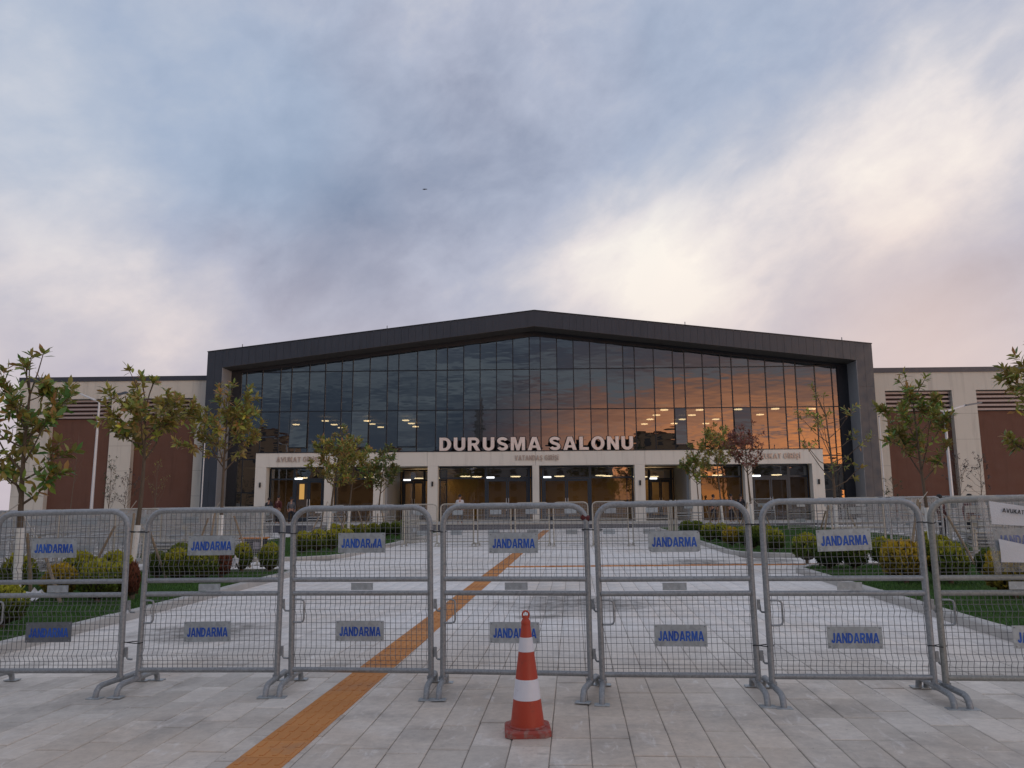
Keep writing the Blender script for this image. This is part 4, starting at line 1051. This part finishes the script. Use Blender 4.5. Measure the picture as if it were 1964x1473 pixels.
def tree(name, label, cat_group, x, y, trunk_h, top, rad, nb, leaf, per, lm, seed, white=0.0, lean=(0, 0), z0=None, tr=.045, keep=1.0, sub=3, droop=.0, wf=1.0):
    random.seed(seed); zb = (gz(x) + .085) if z0 is None else z0
    t = thing(name, label, 'tree', (x, y, zb), None, cat_group)
    H_ = top - zb; th = trunk_h - zb
    pts = []; nseg = 9; wob = [random.uniform(-.05, .05) for _ in range(4)]
    for i in range(nseg + 1):
        s = i / nseg; z = H_ * .82 * s
        pts.append(Vector((lean[0] * s + wob[0] * math.sin(4 * s) + wob[1] * s * s, lean[1] * s + wob[2] * math.sin(5 * s + 1), z)))
    rs = [tr * (1.15 - s_ / nseg * .85) for s_ in range(nseg + 1)]
    def ptr(z):
        s = min(.999, max(0, z / (H_ * .82))) * nseg; i = int(s); return pts[i].lerp(pts[i + 1], s - i)
    if white > 0:
        k_ = white; w_pts = [ptr(k_ * q / 4) for q in range(5)]; MB().tube(w_pts, [tr * 1.19] * 5, 10).build('whitewashed_trunk', LIME, t, True)
    MB().tube(pts, rs, 8).build('trunk', BARK, t, True)
    br = MB(); items = []
    def rosette(p, d, n_, ln):
        if random.random() > keep: return
        d = d.normalized(); a0 = random.uniform(0, 6.28); s = d.orthogonal().normalized(); q = d.cross(s)
        for i in range(n_):
            a = a0 + 2.4 * i; spread = random.uniform(.25, 1.15) + .6 * (i / n_)
            rd = s * math.cos(a) + q * math.sin(a); ld = d * math.cos(spread) + rd * math.sin(spread); ld.z -= droop + random.uniform(0, .25) * (i / n_)
            items.append((p - d * (.10 * i / n_) + rv(.012), ld, d * .8 + Vector((0, 0, .5)) + rv(.35), ln * random.uniform(.7, 1.12), wf * random.uniform(.8, 1.1)))
    cz = (th + H_) / 2; hz_ = (H_ - th) / 2
    for i in range(nb):
        f = (i + .5) / nb; zs = th * .92 + (H_ * .80 - th * .92) * f
        a = i * 2.4 + random.uniform(-.4, .4); p0 = ptr(zs)
        prof = math.sqrt(max(.05, 1 - (abs(f - .36) / .75) ** 2)); R_ = rad * prof * random.uniform(.62, 1.12)
        zend = min(H_, zs + random.uniform(.10, .55) * (H_ - zs) + .06)
        p3 = Vector((p0.x + R_ * math.cos(a), p0.y + R_ * math.sin(a), zend)); p1_ = p0.lerp(p3, .45) + Vector((0, 0, -.10 * R_)); p2 = p0.lerp(p3, .78) + rv(.03)
        r0 = tr * .42 * (1 - .5 * f); br.tube([p0, p1_, p2, p3], [r0, r0 * .7, r0 * .5, r0 * .3], 5)
        rosette(p3, p3 - p2 + Vector((0, 0, .25)), per, leaf)
        for j in range(sub):
            q0 = p1_.lerp(p3, random.uniform(.05, .95)); dd = (rv(.5) + (p3 - p0).normalized() * .5 + Vector((0, 0, .45))).normalized(); q1 = q0 + dd * random.uniform(.16, .42) * rad
            br.tube([q0, q0.lerp(q1, .5) + rv(.02), q1], [r0 * .4, r0 * .3, r0 * .2], 4); rosette(q1, dd, per, leaf)
            if sub > 2: rosette(q0.lerp(q1, .5), dd + rv(.4), max(3, per // 2), leaf * .9)
        if sub > 2:
            for j in range(4): rosette(p0.lerp(p3, random.uniform(.25, .9)) + rv(.06), rv(.6) + Vector((0, 0, .2)), max(3, per // 2 + 1), leaf)
    tp_ = pts[-1]
    for j in range(5):
        dd = Vector((random.uniform(-.55, .55), random.uniform(-.55, .55), 1)); q1 = tp_ + dd * (H_ * .18) * random.uniform(.5, 1.0) / dd.z
        br.tube([tp_ - Vector((0, 0, .05)), tp_.lerp(q1, .5) + rv(.02), q1], [tr * .28, tr * .2, tr * .12], 5); rosette(q1, dd, per + 1, leaf)
    br.build('branches', BARK, t, True)
    link('crown', leaves_mesh(items, lm), t)
    random.seed(seed + 1000)
    return t
GL_, GR_ = 'young magnolias in the left beds', 'young trees in the right beds'
def xy(px, Y): p = at(px, 960, Y); return p.x, Y
TREES = [
 ('magnolia_tree', 'tall loose magnolia with large leaves cut by the left picture edge', GL_, 44, 13.0, 1.7, 4.45, .80, 14, .225, 6, LEAF_G, 11, 1.25, (-.05, 0), .06, .9, 3),
 ('magnolia_tree', 'magnolia with rusty upper shoots before the left brown panel', GL_, 262, 16.2, 2.75, 4.62, 1.0, 13, .21, 8, LEAF_O, 22, 1.2, (.12, 0), .055, .92, 3),
 ('magnolia_tree', 'bushy magnolia overlapping the left corner of the dark portal frame', GL_, 424, 20.0, 2.65, 4.95, 1.02, 17, .20, 8, LEAF_O, 33, 1.35, (.05, 0), .05, .97, 3),
 ('magnolia_tree', 'dense yellow-green magnolia covering part of the left entrance lettering', GL_, 628, 30.5, 2.4, 4.75, 1.12, 19, .20, 8, LEAF_O, 44, 1.35, (.45, 0), .055, 1, 3),
 ('magnolia_tree', 'rounded olive magnolia standing behind the yellow-green one', GL_, 670, 34.0, 2.35, 4.55, 1.0, 17, .20, 8, LEAF_G, 55, 1.4, (.15, 0), .05, 1, 3),
 ('magnolia_tree', 'narrow dark magnolia beside the left entrance recess', GL_, 725, 38.0, 2.2, 4.55, .85, 15, .20, 8, LEAF_D, 66, 1.4, (.25, 0), .05, .95, 3),
 ('magnolia_tree', 'small fresh green tree before the right entrance recess', GR_, 1340, 45.0, 2.7, 4.9, .95, 17, .19, 8, LEAF_G, 77, 1.4, (-.1, 0), .045, 1, 3),
 ('magnolia_tree', 'thin olive tree between the green tree and the copper tree', GR_, 1386, 40.0, 3.3, 5.6, 1.05, 15, .20, 7, LEAF_O, 88, 1.4, (-.25, 0), .045, .9, 3),
 ('copper_tree', 'sparse copper-red leaved tree before the right entrance column', GR_, 1442, 34.0, 2.9, 5.1, .95, 18, .17, 6, LEAF_R, 99, 1.35, (-.15, 0), .05, .8, 3),
 ('magnolia_tree', 'half-bare tree with upswept branches at the right end of the glass front', GR_, 1601, 24.0, 2.1, 5.15, 1.0, 15, .17, 6, LEAF_O, 111, 1.35, (-.05, 0), .05, .85, 2),
 ('magnolia_tree', 'ragged magnolia before the brown panel right of the portal frame', GR_, 1780, 18.6, 2.15, 4.70, .80, 14, .19, 7, LEAF_G, 122, 1.3, (-.15, 0), .045, .92, 3),
 ('magnolia_tree', 'magnolia with long bare shoots cut by the right picture edge', GR_, 2050, 14.2, 2.2, 4.6, .9, 13, .20, 7, LEAF_O, 133, 1.3, (-.15, 0), .05, .9, 3)]
tree_pos = []
for (nm, lab, grp, px, Y, th, top, rad, nb, leaf, per, lm_, seed, wh, lean, tr_, keep, sub) in TREES:
    x, y = xy(px, Y); tree_pos.append((x, y, lab)); tree(nm, lab, grp, x, y, th, top, rad, nb, leaf, per + (3 if sub > 2 else 1), lm_, seed, wh, lean, None, tr_, keep, sub + (1 if sub > 2 else 0), 0.05, .92)
# saplings along the wings
for i, (nm, lab, px, Y, th, top, rad, nb, leaf, per, lm_, seed, keep) in enumerate([
 ('bare_sapling', 'bare pale sapling before the outer left brown panel', 138, 44, 3.0, 6.0, .45, 9, .10, 2, LEAF_P, 201, .15),
 ('slim_sapling', 'slim leafy sapling against the pier between the left brown panels', 208, 46, 1.2, 4.6, .45, 16, .13, 5, LEAF_X, 202, 1),
 ('plum_shrub', 'dark plum leaved shrub before the pier between the left brown panels', 240, 46, 1.4, 3.8, .95, 16, .12, 5, LEAF_B, 203, .9),
 ('pale_sapling', 'sparse yellowish sapling before the inner left brown panel', 298, 46, 1.3, 4.6, .75, 12, .12, 3, LEAF_P, 204, .75),
 ('plum_shrub', 'dark plum leaved shrub beside the right street lamp', 1838, 44, 1.6, 4.3, .7, 16, .13, 5, LEAF_B, 205, .9),
 ('plum_shrub', 'thin dark plum shrub at the outer right brown panel', 1884, 44, 1.8, 4.2, .6, 13, .13, 5, LEAF_B, 206, .9),
 ('plum_shrub', 'low dark shrub at the foot of the beige pier beside the right frame', 1712, 45, 1.4, 3.0, .55, 10, .12, 5, LEAF_X, 207, .9)]):
    x, y = xy(px, Y); tree(nm, lab, 'saplings along the wings', x, y, th, top, rad, nb, leaf, per, lm_, seed, 0, (.05, 0), gz(x), .03, keep, 2)
random.seed(5)
# support stakes roped to the trunks
for i, (x, y, lab) in enumerate(tree_pos):
    t = thing('tree_stakes', 'rough wooden stakes and rope propping the ' + lab[:70].replace('standing ', ''), 'stakes', (x, y, gz(x) + .085))
    t['label'] = ' '.join(('wooden stakes roped to the ' + lab).split()[:16])
    k0 = random.uniform(0, 6.28)
    for k_ in range(3):
        a = k0 + k_ * 2.094 + random.uniform(-.3, .3); r = random.uniform(.75, 1.05); hh = random.uniform(1.05, 1.5)
        b_ = Vector((r * math.cos(a), r * math.sin(a), -.05)); e_ = Vector((.42 * r * math.cos(a), .42 * r * math.sin(a), hh))
        MB().tube([b_, b_.lerp(e_, .5) + rv(.012), e_], [.032, .029, .026], 7).build('stake', WOOD, t, True)
        tz = random.uniform(1.25, 1.75); mid = e_.lerp(Vector((0, 0, tz)), .5) - Vector((0, 0, .05))
        MB().tube([e_ - Vector((0, 0, .06)), mid, Vector((0, 0, tz))], .009, 5).build('rope', ROPE, t)

# ------------------------------------------------------------------ globe shrubs
def shrub_mesh(seed, m, n=1500, rz=.62):
    r_ = np.random.default_rng(seed)
    ph = r_.uniform(0, 2 * np.pi, n); cz = r_.uniform(-.75, 1, n); st = np.sqrt(1 - cz ** 2)
    nrm = np.stack([st * np.cos(ph), st * np.sin(ph), cz], 1)
    lump = 1 + .07 * np.sin(5 * ph + seed) * st + .06 * np.sin(7 * cz + 3 * ph) + r_.normal(0, .035, n)
    rr = r_.uniform(.86, 1.0, n) * lump
    pos_ = nrm * rr[:, None] * np.array([.5, .5, .5]); pos_[:, 2] += .5
    d = nrm * .55 + np.array([0, 0, .75]) + r_.normal(0, .28, (n, 3)); d /= np.linalg.norm(d, axis=1)[:, None]
    s = np.cross(d, nrm + r_.normal(0, .5, (n, 3))); s /= np.linalg.norm(s, axis=1)[:, None]; 
    L_ = r_.uniform(.075, .145, n)[:, None]; w = r_.uniform(.018, .036, n)[:, None]
    out = nrm * .02
    V = np.stack([pos_ - s * w * .5, pos_ + s * w * .5, pos_ + d * L_ * .55 + s * w * 1.15 + out, pos_ + d * L_ * .55 - s * w * 1.15 + out, pos_ + d * L_ + s * w * .45, pos_ + d * L_ - s * w * .45], 1)
    F = np.array([(0, 1, 2, 3), (3, 2, 4, 5)]); F = (F[None] + (np.arange(n) * 6)[:, None, None]).reshape(-1, 4)
    return np_mesh('foliage', V.reshape(-1, 3), F, m)
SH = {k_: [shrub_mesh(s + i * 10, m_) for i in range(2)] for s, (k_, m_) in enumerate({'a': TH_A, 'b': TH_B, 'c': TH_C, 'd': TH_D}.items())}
def core_mesh():
    b = MB(); prof = [(.02, .03), (.22, .08), (.36, .25), (.415, .5), (.36, .74), (.2, .90), (.02, .94)]; b.lathe(prof, 12); return b.mesh('twig_core', CORE, True)
CM = core_mesh(); STM = MB().tube([(0, 0, -.25), (.01, 0, 0), (0, .01, .4)], [.05, .045, .03], 6).mesh('stem', BARK, True)
def shrub(label, px, py, w_px, h_px, kind, group):
    p = gp(px, py); dist = (p - Vector((0, 0, CAM_H))).length; ppm = F_PX / dist
    w = w_px / ppm * .74; h = h_px / ppm * .82
    t = thing('thuja_shrub', label, 'shrub', (p.x, p.y, p.z + .12), (0, 0, random.uniform(0, 6.28)), group)
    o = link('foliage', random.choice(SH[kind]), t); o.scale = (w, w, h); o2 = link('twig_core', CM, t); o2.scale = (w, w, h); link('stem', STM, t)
    return t
LG, RG = 'globe shrubs in the left bed', 'globe shrubs in the right bed'
for a in [
 ('yellow-green globe shrub half cut by the left picture edge, close to the kerb', 2, 1218, 78, 72, 'a', LG),
 ('green globe shrub behind the white trunk at the left picture edge', 32, 1143, 62, 62, 'a', LG),
 ('small gold-tipped globe shrub between the two crossing stakes', 112, 1160, 62, 62, 'b', LG),
 ('green globe shrub at the back of the left cluster, left one', 150, 1138, 68, 64, 'a', LG),
 ('gold-tipped globe shrub in front of the left cluster', 184, 1166, 74, 74, 'a', LG),
 ('green globe shrub at the back of the left cluster, right one', 218, 1136, 64, 64, 'a', LG),
 ('yellow-green globe shrub touching the second barrier post', 234, 1158, 58, 66, 'a', LG),
 ('red-brown dried conifer between the first and second barriers', 251, 1160, 28, 66, 'd', LG),
 ('dark green globe shrub behind the slanting stake, rear one', 343, 1108, 52, 56, 'c', LG),
 ('green globe shrub behind the slanting stake, left front one', 338, 1122, 56, 58, 'a', LG),
 ('broad green globe shrub beside the red-brown dried conifer', 388, 1122, 64, 58, 'a', LG),
 ('red-brown dried conifer with a torn white wrapper below the upper sign', 424, 1118, 40, 54, 'd', LG),
 ('small green globe shrub below the orange-topped cart', 463, 1104, 42, 54, 'a', LG),
 ('gold-tipped globe shrub at the right end of the left near bed', 517, 1104, 48, 54, 'a', LG),
 ('dark globe shrub hidden behind the second barrier frame', 300, 1118, 40, 50, 'c', LG),
 ('yellow-tipped globe shrub nearest the corner of the right far bed', 1486, 1064, 46, 44, 'a', RG),
 ('gold globe shrub at the left end of the right near bed', 1549, 1086, 56, 54, 'a', RG),
 ('dark green globe shrub below the upper sign, left one', 1592, 1100, 56, 52, 'c', RG),
 ('dark green globe shrub below the upper sign, right one', 1640, 1100, 54, 54, 'a', RG),
 ('green globe shrub standing left of the pair of pale stakes', 1696, 1094, 52, 52, 'a', RG),
 ('gold globe shrub touching a pale stake, rear one', 1722, 1112, 62, 62, 'b', RG),
 ('big gold globe shrub in front of the pale stakes', 1738, 1128, 88, 76, 'b', RG),
 ('green globe shrub seen between the two barrier posts', 1782, 1082, 46, 50, 'a', RG),
 ('dark globe shrub behind the last barrier post', 1808, 1092, 54, 52, 'a', RG),
 ('broad yellow-green globe shrub behind the last barrier', 1824, 1130, 72, 74, 'a', RG),
 ('dark green globe shrub under the hanging paper', 1906, 1118, 58, 50, 'c', RG),
 ('bright gold globe shrub at the right picture edge', 1948, 1160, 92, 88, 'b', RG)]:
    shrub(*a)
LG2, RG2 = 'clipped shrubs of the left far bed', 'clipped shrubs of the right far bed'
for i, (px, py, w, h, kd) in enumerate([(580, 1066, 44, 42, 'a'), (608, 1064, 44, 44, 'a'), (636, 1061, 44, 42, 'a'), (662, 1056, 40, 38, 'a'), (640, 1042, 38, 34, 'a'), (668, 1040, 36, 32, 'a'), (694, 1040, 34, 32, 'a'), (716, 1036, 32, 30, 'a'), (738, 1034, 32, 30, 'c'), (760, 1032, 32, 30, 'c'), (778, 1030, 30, 32, 'c')]):
    shrub('clipped green shrub, %s from the left in the hedge row of the left far bed' % ORD[i], px, py, w, h, kd, LG2)
for i, (px, py, w, h, kd) in enumerate([(1318, 1030, 32, 28, 'c'), (1338, 1034, 34, 32, 'c'), (1362, 1044, 38, 36, 'a'), (1386, 1044, 38, 36, 'a'), (1404, 1052, 38, 36, 'b'), (1428, 1052, 38, 36, 'a'), (1446, 1058, 40, 44, 'c'), (1466, 1046, 36, 36, 'a')]):
    shrub('clipped shrub, %s from the left in the hedge row of the right far bed' % ORD[i], px, py, w, h, kd, RG2)

# ------------------------------------------------------------------ street lamps and thin poles
def lamp(label, px, py_top, Y, l_arm, r_arm):
    p = at(px, py_top, Y); x = p.x; zt = p.z
    t = thing('street_lamp', label, 'street lamp', (x, Y, gz(x)), None, 'double-armed street lamps')
    h = zt - gz(x)
    MB().tube([(0, 0, 0), (0, 0, h * .5), (0, 0, h)], [.09, .075, .055], 10).build('pole', LAMPW, t, True)
    MB().box((0, 0, .02), (.34, .34, .04)).build('base_plate', LAMPW, t)
    for s, (ax, az) in ((-1, l_arm), (1, r_arm)):
        MB().tube([(0, 0, h - .05), (s * ax * .62, 0, h + az * .72)], [.055, .045], 8).build('arm', LAMPW, t, True)
        ang = math.atan2(az * .28, ax * .38)
        hd = MB().box((s * ax * .81, 0, h + az * .86), (ax * .44, .28, .07), Matrix.Rotation(-s * ang, 3, 'Y')).build('lamp_head', LAMPH, t)
lamp('white double-armed street lamp before the outer left brown panel', 191, 769, 40, (2.0, .62), (1.5, .45))
lamp('white double-armed street lamp before the right brown panel', 1811, 788, 38, (1.1, .38), (1.65, .36))
for (px, pt, lab) in ((402, 815, 'thin white pole before the left edge of the dark frame'), (1678, 806, 'thin white pole before the right edge of the dark frame')):
    p = at(px, pt, 47); t = thing('thin_pole', lab, 'pole', (p.x - (.25 if px < 900 else -.25), 47, gz(p.x)), None, 'thin poles flanking the hall')
    MB().tube([(0, 0, 0), (0, 0, p.z)], [.045, .03], 8).build('pole', LAMPW, t, True); MB().lathe([(.001, 0), (.05, .03), (.001, .1)], 8, (0, 0, p.z)).build('finial', LAMPH, t, True)
    MB().tube([(.0, 0, 0), (0, 0, .12)], .10, 8).build('base', LAMPH, t, True)

# ------------------------------------------------------------------ small things
p = gp(500, 1092); cY = 24.5; p = at(490, 1050, cY)
ct = thing('tool_cart', 'dark cart with an orange lid behind the left globe shrubs', 'cart', (p.x, cY, gz(p.x)), (0, 0, RAD(8)))
MB().span((-.30, -.22, .18), (.32, .22, .62)).build('bin_body', plain('cart_dark', (.03, .035, .055), .5), ct)
MB().span((-.46, -.28, .622), (.38, .28, .66)).build('lid', plain('cart_orange', (.55, .20, .03), .5), ct)
MB().span((-.02, -.235, .30), (.20, -.222, .52)).build('front_label', plain('cart_label', (.30, .30, .36), .6), ct)
for sx_ in (-.24, .26):
    for sy_ in (-.18, .18): MB().lathe([(.001, -.02), (.07, -.02), (.07, .02), (.001, .02)], 12).build('wheel', BLACK, ct, loc=(sx_, sy_, .07), rot=(RAD(90), 0, 0))
for sy_ in (-.18, .18): MB().tube([(-.24, sy_, .07), (-.24, sy_, .2)], .02, 6).build('strut', LAMPH, ct); MB().tube([(.26, sy_, .07), (.26, sy_, .2)], .02, 6).build('strut', LAMPH, ct)
def crumple(label, px, py, w, h, seed, mt=PAPER):
    q = gp(px, py); r_ = np.random.default_rng(seed); b = MB(); n = 9
    for j in range(n):
        for i in range(n):
            b.v.append(((i / (n - 1) - .5) * w + r_.normal(0, .03 * w), (j / (n - 1) - .5) * w * .7 + r_.normal(0, .03 * w), .02 + abs(r_.normal(0, h * .4)) + h * (1 - abs(j / (n - 1) - .5) * 1.7)))
    for j in range(n - 1):
        for i in range(n - 1): k_ = j * n + i; b.f.append((k_, k_ + 1, k_ + n + 1, k_ + n))
    o = b.build('crumpled_plastic', mt, None, False, loc=(q.x, q.y, q.z + .09)); tag(o, label, 'litter', 'crumpled plastic in the beds')
crumple('crumpled white plastic on the left lawn between two stakes', 62, 1166, .34, .12, 1)
crumple('torn white wrapper lying beside the red-brown dried conifer', 444, 1106, .30, .26, 2)
crumple('crumpled white plastic in the gap between the left shrubs', 300, 1104, .4, .12, 3)
crumple('white plastic scrap beside the dark shrub in the right bed', 1672, 1088, .5, .12, 4)
# red tag on barrier 4, cable ties between posts
for i, z in ((3, 1.50),):
    f = front[i]; q = Matrix.Translation(f.location) @ f.rotation_euler.to_matrix().to_4x4() @ Vector((BW - .01, 0, z - .0))
    t = thing('red_tape', 'scrap of dark red tape on the corner of the barrier behind the cone', 'tape', q)
    MB().tube([(-.03, 0, .02), (.0, 0, .0), (.04, 0, -.01)], .031, 8).build('wrap', plain('tape_red', (.10, .012, .012), .6), t, True)
for i in range(6):
    a = front[i]; c = front[i + 1]
    for z in ((1.43, .42) if i in (0, 4, 5) else (1.40,)):
        qa = Matrix.Translation(a.location) @ a.rotation_euler.to_matrix().to_4x4() @ Vector((BW, 0, z)); qc = Matrix.Translation(c.location) @ c.rotation_euler.to_matrix().to_4x4() @ Vector((-BW, 0, z - .01))
        mid = (qa + qc) / 2; t = thing('wire_tie', 'dark wire tying the %s and %s front barriers, %s' % (ORD[i], ORD[i + 1], 'upper tie' if z > 1 else 'lower tie'), 'wire tie', mid)
        L_ = []
        for k_ in range(13):
            an = 2 * math.pi * k_ / 12; L_.append(Vector((math.cos(an) * ((qc - qa).length / 2 + BR + .004), math.sin(an) * (BR + .006), .006 * math.sin(an * 2))))
        MB().tube(L_, .0045, 5, False).build('loop', BLACK, t, True)
# distant bird in the sky
p = Vector((0, 0, CAM_H)) + ray(815, 363) * 130
bd = thing('flying_bird', 'small dark bird gliding in the sky above the left half of the roof', 'bird', p, (0, 0, RAD(5)))
b = MB(); 
b.tube([(-.42, 0, .02), (-.30, 0, .0), (0, 0, 0), (.28, 0, .02), (.42, 0, .03)], [.02, .06, .08, .06, .015], 8); b.build('body', BLACK, bd, True)
for s in (-1, 1):
    w_ = MB(); w_.v = [(-.10, s * .05, .03), (.14, s * .05, .03), (.02, s * .22, .02), (-.30, s * .30, -.02), (-.12, s * .16, .02)]; w_.f = [(0, 1, 2, 3, 4)]; w_.build('wing', BLACK, bd)

# ------------------------------------------------------------------ people by the entrance
SKIN = plain('skin', (.36, .20, .14), .55); HAIR = plain('hair_dark', (.012, .010, .009), .6)
def person(label, x, y, zg_, h, cloth, rz, seed, trouser=(.02, .022, .03)):
    random.seed(seed); k_ = h / 1.75
    t = thing('person', label, 'person', (x, y, zg_), (0, 0, rz), 'people by the entrance')
    def skin(name, chains, m):
        bm = bmesh.new(); lay = bm.verts.layers.skin.verify(); first = True; cache = {}
        for ch in chains:
            prev = None
            for (px_, py_, pz_, r_) in ch:
                key = (round(px_, 4), round(py_, 4), round(pz_, 4))
                if key in cache: v = cache[key]
                else:
                    v = bm.verts.new((px_ * k_, py_ * k_, pz_ * k_)); cache[key] = v; v[lay].radius = (r_ * k_, r_ * k_ * .8); v[lay].use_root = first; first = False
                if prev is not None and bm.edges.get((prev, v)) is None: bm.edges.new((prev, v))
                prev = v
        me = bpy.data.meshes.new(name); bm.to_mesh(me); bm.free()
        o = bpy.data.objects.new(name, me); COL.objects.link(o)
        o.modifiers.new('s', 'SKIN').use_smooth_shade = True; ss = o.modifiers.new('d', 'SUBSURF'); ss.levels = 1; ss.render_levels = 1
        dg = bpy.context.evaluated_depsgraph_get(); dg.update(); nm = bpy.data.meshes.new_from_object(o.evaluated_get(dg)); bpy.data.objects.remove(o)
        nm.materials.clear(); nm.materials.append(m); return link(name, nm, t)
    pel = (0, 0, .95, .15); ch_ = (0, .01, 1.30, .17); nk = (0, 0, 1.49, .06)
    chains = [[pel, (0, 0, 1.10, .14), ch_, nk, (0, -.01, 1.55, .055), (0, -.015, 1.63, .092), (0, -.01, 1.70, .075)]]
    for s in (-1, 1):
        arm = [ch_, (s * .19, 0, 1.40, .065), (s * .25, .02, 1.14, .05), (s * .24, -.10, .92, .038), (s * .235, -.13, .85, .036)]
        chains.append(arm)
        for f in range(4): chains.append([(s * .235, -.13, .85, .036), (s * (.215 + .012 * f), -.145 - .006 * f, .80, .010), (s * (.215 + .012 * f), -.15, .765 + .006 * abs(f - 1.5), .008)])
        chains.append([(s * .235, -.13, .85, .036), (s * .20, -.165, .83, .011), (s * .195, -.175, .80, .009)])
        chains.append([pel, (s * .10, 0, .88, .10), (s * .11, -.01, .48, .065), (s * .115, .02, .09, .045), (s * .12, -.12, .04, .04)])
    body = skin('body', chains, SKIN)
    top = [[(0, 0, .90, .17), (0, 0, 1.10, .165), (0, .01, 1.30, .19), (0, 0, 1.47, .085)]]
    for s in (-1, 1): top.append([(0, .01, 1.30, .19), (s * .19, 0, 1.40, .085), (s * .25, .02, 1.14, .068), (s * .24, -.09, .95, .055)])
    skin('jacket', top, plain('cloth_%02d' % seed, cloth, .8)); leg = [[(0, 0, .96, .155), (0, 0, .92, .15)]]
    for s in (-1, 1): leg.append([(0, 0, .92, .15), (s * .10, 0, .85, .115), (s * .11, -.01, .48, .082), (s * .115, .02, .10, .07)])
    skin('trousers', leg, plain('trouser_%02d' % seed, trouser, .8))
    hb = MB(); hb.lathe([(.001, .13), (.06, .12), (.095, .07), (.105, .0), (.085, -.06), (.001, -.06)], 14, (0, .018 * k_, 1.67 * k_)); hb.build('hair', HAIR, t, True)
    fc = MB(); fc.tube([(0, -.085 * k_, 1.655 * k_), (0, -.112 * k_, 1.63 * k_)], [.010, .014], 6); fc.build('nose', SKIN, t, True)
    for s in (-1, 1): MB().lathe([(.001, .008), (.010, 0), (.001, -.008)], 8, (s * .034 * k_, -.088 * k_, 1.662 * k_)).build('eye', HAIR, t, True); MB().box((s * .098 * k_, 0, 1.64 * k_), (.02, .035, .06)).build('ear', SKIN, t)
    MB().box((0, -.092 * k_, 1.595 * k_), (.045, .008, .01)).build('mouth', plain('lips', (.25, .09, .08), .6), t)
    return t
for (lab, px, Y, h, cl, rz, sd) in (('person in a dark jacket left of the group by the left entrance', 516, 50, 1.68, (.02, .022, .03), 10, 1), ('person in a maroon top in the middle of the group by the left entrance', 534, 50.5, 1.80, (.09, .02, .02), -20, 2),
        ('person in a grey top right of the group by the left entrance', 559, 50, 1.70, (.10, .10, .11), 30, 3), ('man in a white collar looking over the barriers before the middle doors', 882, 49.5, 1.80, (.5, .5, .52), 15, 4),
        ('dark-clothed person before the right entrance recess, left of three', 1368, 51, 1.72, (.015, .017, .02), 0, 5), ('dark-clothed person before the right entrance recess, middle of three', 1402, 51.2, 1.75, (.02, .02, .022), 20, 6), ('dark-clothed person before the right entrance recess, right of three', 1421, 51, 1.73, (.015, .016, .022), -30, 7)):
    x, y = xy(px, Y); person(lab, x, y, TER + .002, h, cl, RAD(rz), sd)
for (lab, px, Y, h, cl, rz, sd) in (('person in a red-brown coat behind the last front barrier, left one', 1803, 30, 1.66, (.10, .035, .03), 40, 8), ('person in a checked maroon coat behind the last front barrier, right one', 1860, 29, 1.66, (.12, .05, .055), -20, 9)):
    x, y = xy(px, Y); person(lab, x, y, gz(x), h, cl, RAD(rz), sd)
random.seed(9)

# ------------------------------------------------------------------ what the glass mirrors: the far side of the square, behind the camera
def block(label, x, y, w, d, h, wall, roof, floors, cols, rz=0):
    t = thing('apartment_block', label, 'building', (x, y, gz(x) - .05), (0, 0, RAD(rz)), 'houses mirrored in the glass')
    MB().span((-w / 2, -d / 2, 0), (w / 2, d / 2, h)).build('wall', wall, t)
    MB().span((-w / 2 - .3, -d / 2 - .3, h), (w / 2 + .3, d / 2 + .3, h + .5)).build('roof', roof, t)
    wm = MB().span((-.7, -.06, -.8), (.7, .05, .8)).mesh('window', plain('window_dark', (.03, .035, .045), .2), False)
    for f in range(floors):
        for c in range(cols): link('window', wm, t, (-w / 2 + w * (c + .5) / cols, d / 2 + .03, h * (f + .55) / floors))
WB1 = plain('facade_cream', (.42, .33, .24), .85); WB2 = plain('facade_ochre', (.36, .24, .15), .85); WB3 = plain('facade_grey', (.25, .24, .23), .85); RF = plain('roof_tile_red', (.16, .07, .05), .8)
block('cream apartment block mirrored at the far left of the glass', -84, -66, 16, 12, 22, WB1, RF, 6, 5, 6)
block('ochre apartment block mirrored beside the cream one', -64, -74, 14, 12, 18, WB2, RF, 5, 4, 0)
block('low ochre house mirrored left of the middle', -42, -78, 20, 12, 14, WB2, RF, 4, 6, 0)
block('grey flat building mirrored behind the letters', 4, -84, 34, 14, 13.5, WB3, DARK_CL, 4, 9, 0)
block('ochre house mirrored right of the letters', 34, -80, 15, 12, 16, WB2, RF, 4, 4, 0)
block('long low dark hall mirrored at the right of the glass', 66, -86, 26, 14, 10.5, WB3, DARK_CL, 3, 6, 0)
mt_ = thing('mosque', 'domed mosque with a slim minaret mirrored left of the letters', 'building', (-22, -82, -.3))
MB().span((-7, -6, 0), (7, 6, 10)).build('wall', WB3, mt_); MB().lathe([(6, 10), (5.6, 12.2), (4.2, 14.4), (2, 15.8), (.05, 16.2)], 24).build('dome', DARK_CL, mt_, True)
MB().lathe([(.9, 0), (.9, 20), (1.3, 20.2), (1.3, 21), (.75, 21), (.7, 25), (.02, 30)], 14, (10, 0, 0)).build('minaret', WB3, mt_, True)
for i, (x, y, tp_, rad) in enumerate([(-54, -60, 13, 4), (-33, -64, 14, 5), (-12, -62, 12, 4.5), (14, -66, 13, 5), (23, -62, 15, 4), (44, -64, 17, 4.5), (51, -68, 13, 5), (84, -70, 12, 5)]):
    tree('background_tree', 'dark broad tree, %s from the left of those mirrored in the glass' % ORD[i], 'trees mirrored in the glass', x, y, 3.0, tp_, rad, 26, .75, 7, LEAF_X, 300 + i, 0, (0, 0), gz(x) - .05, .25, 1, 3)
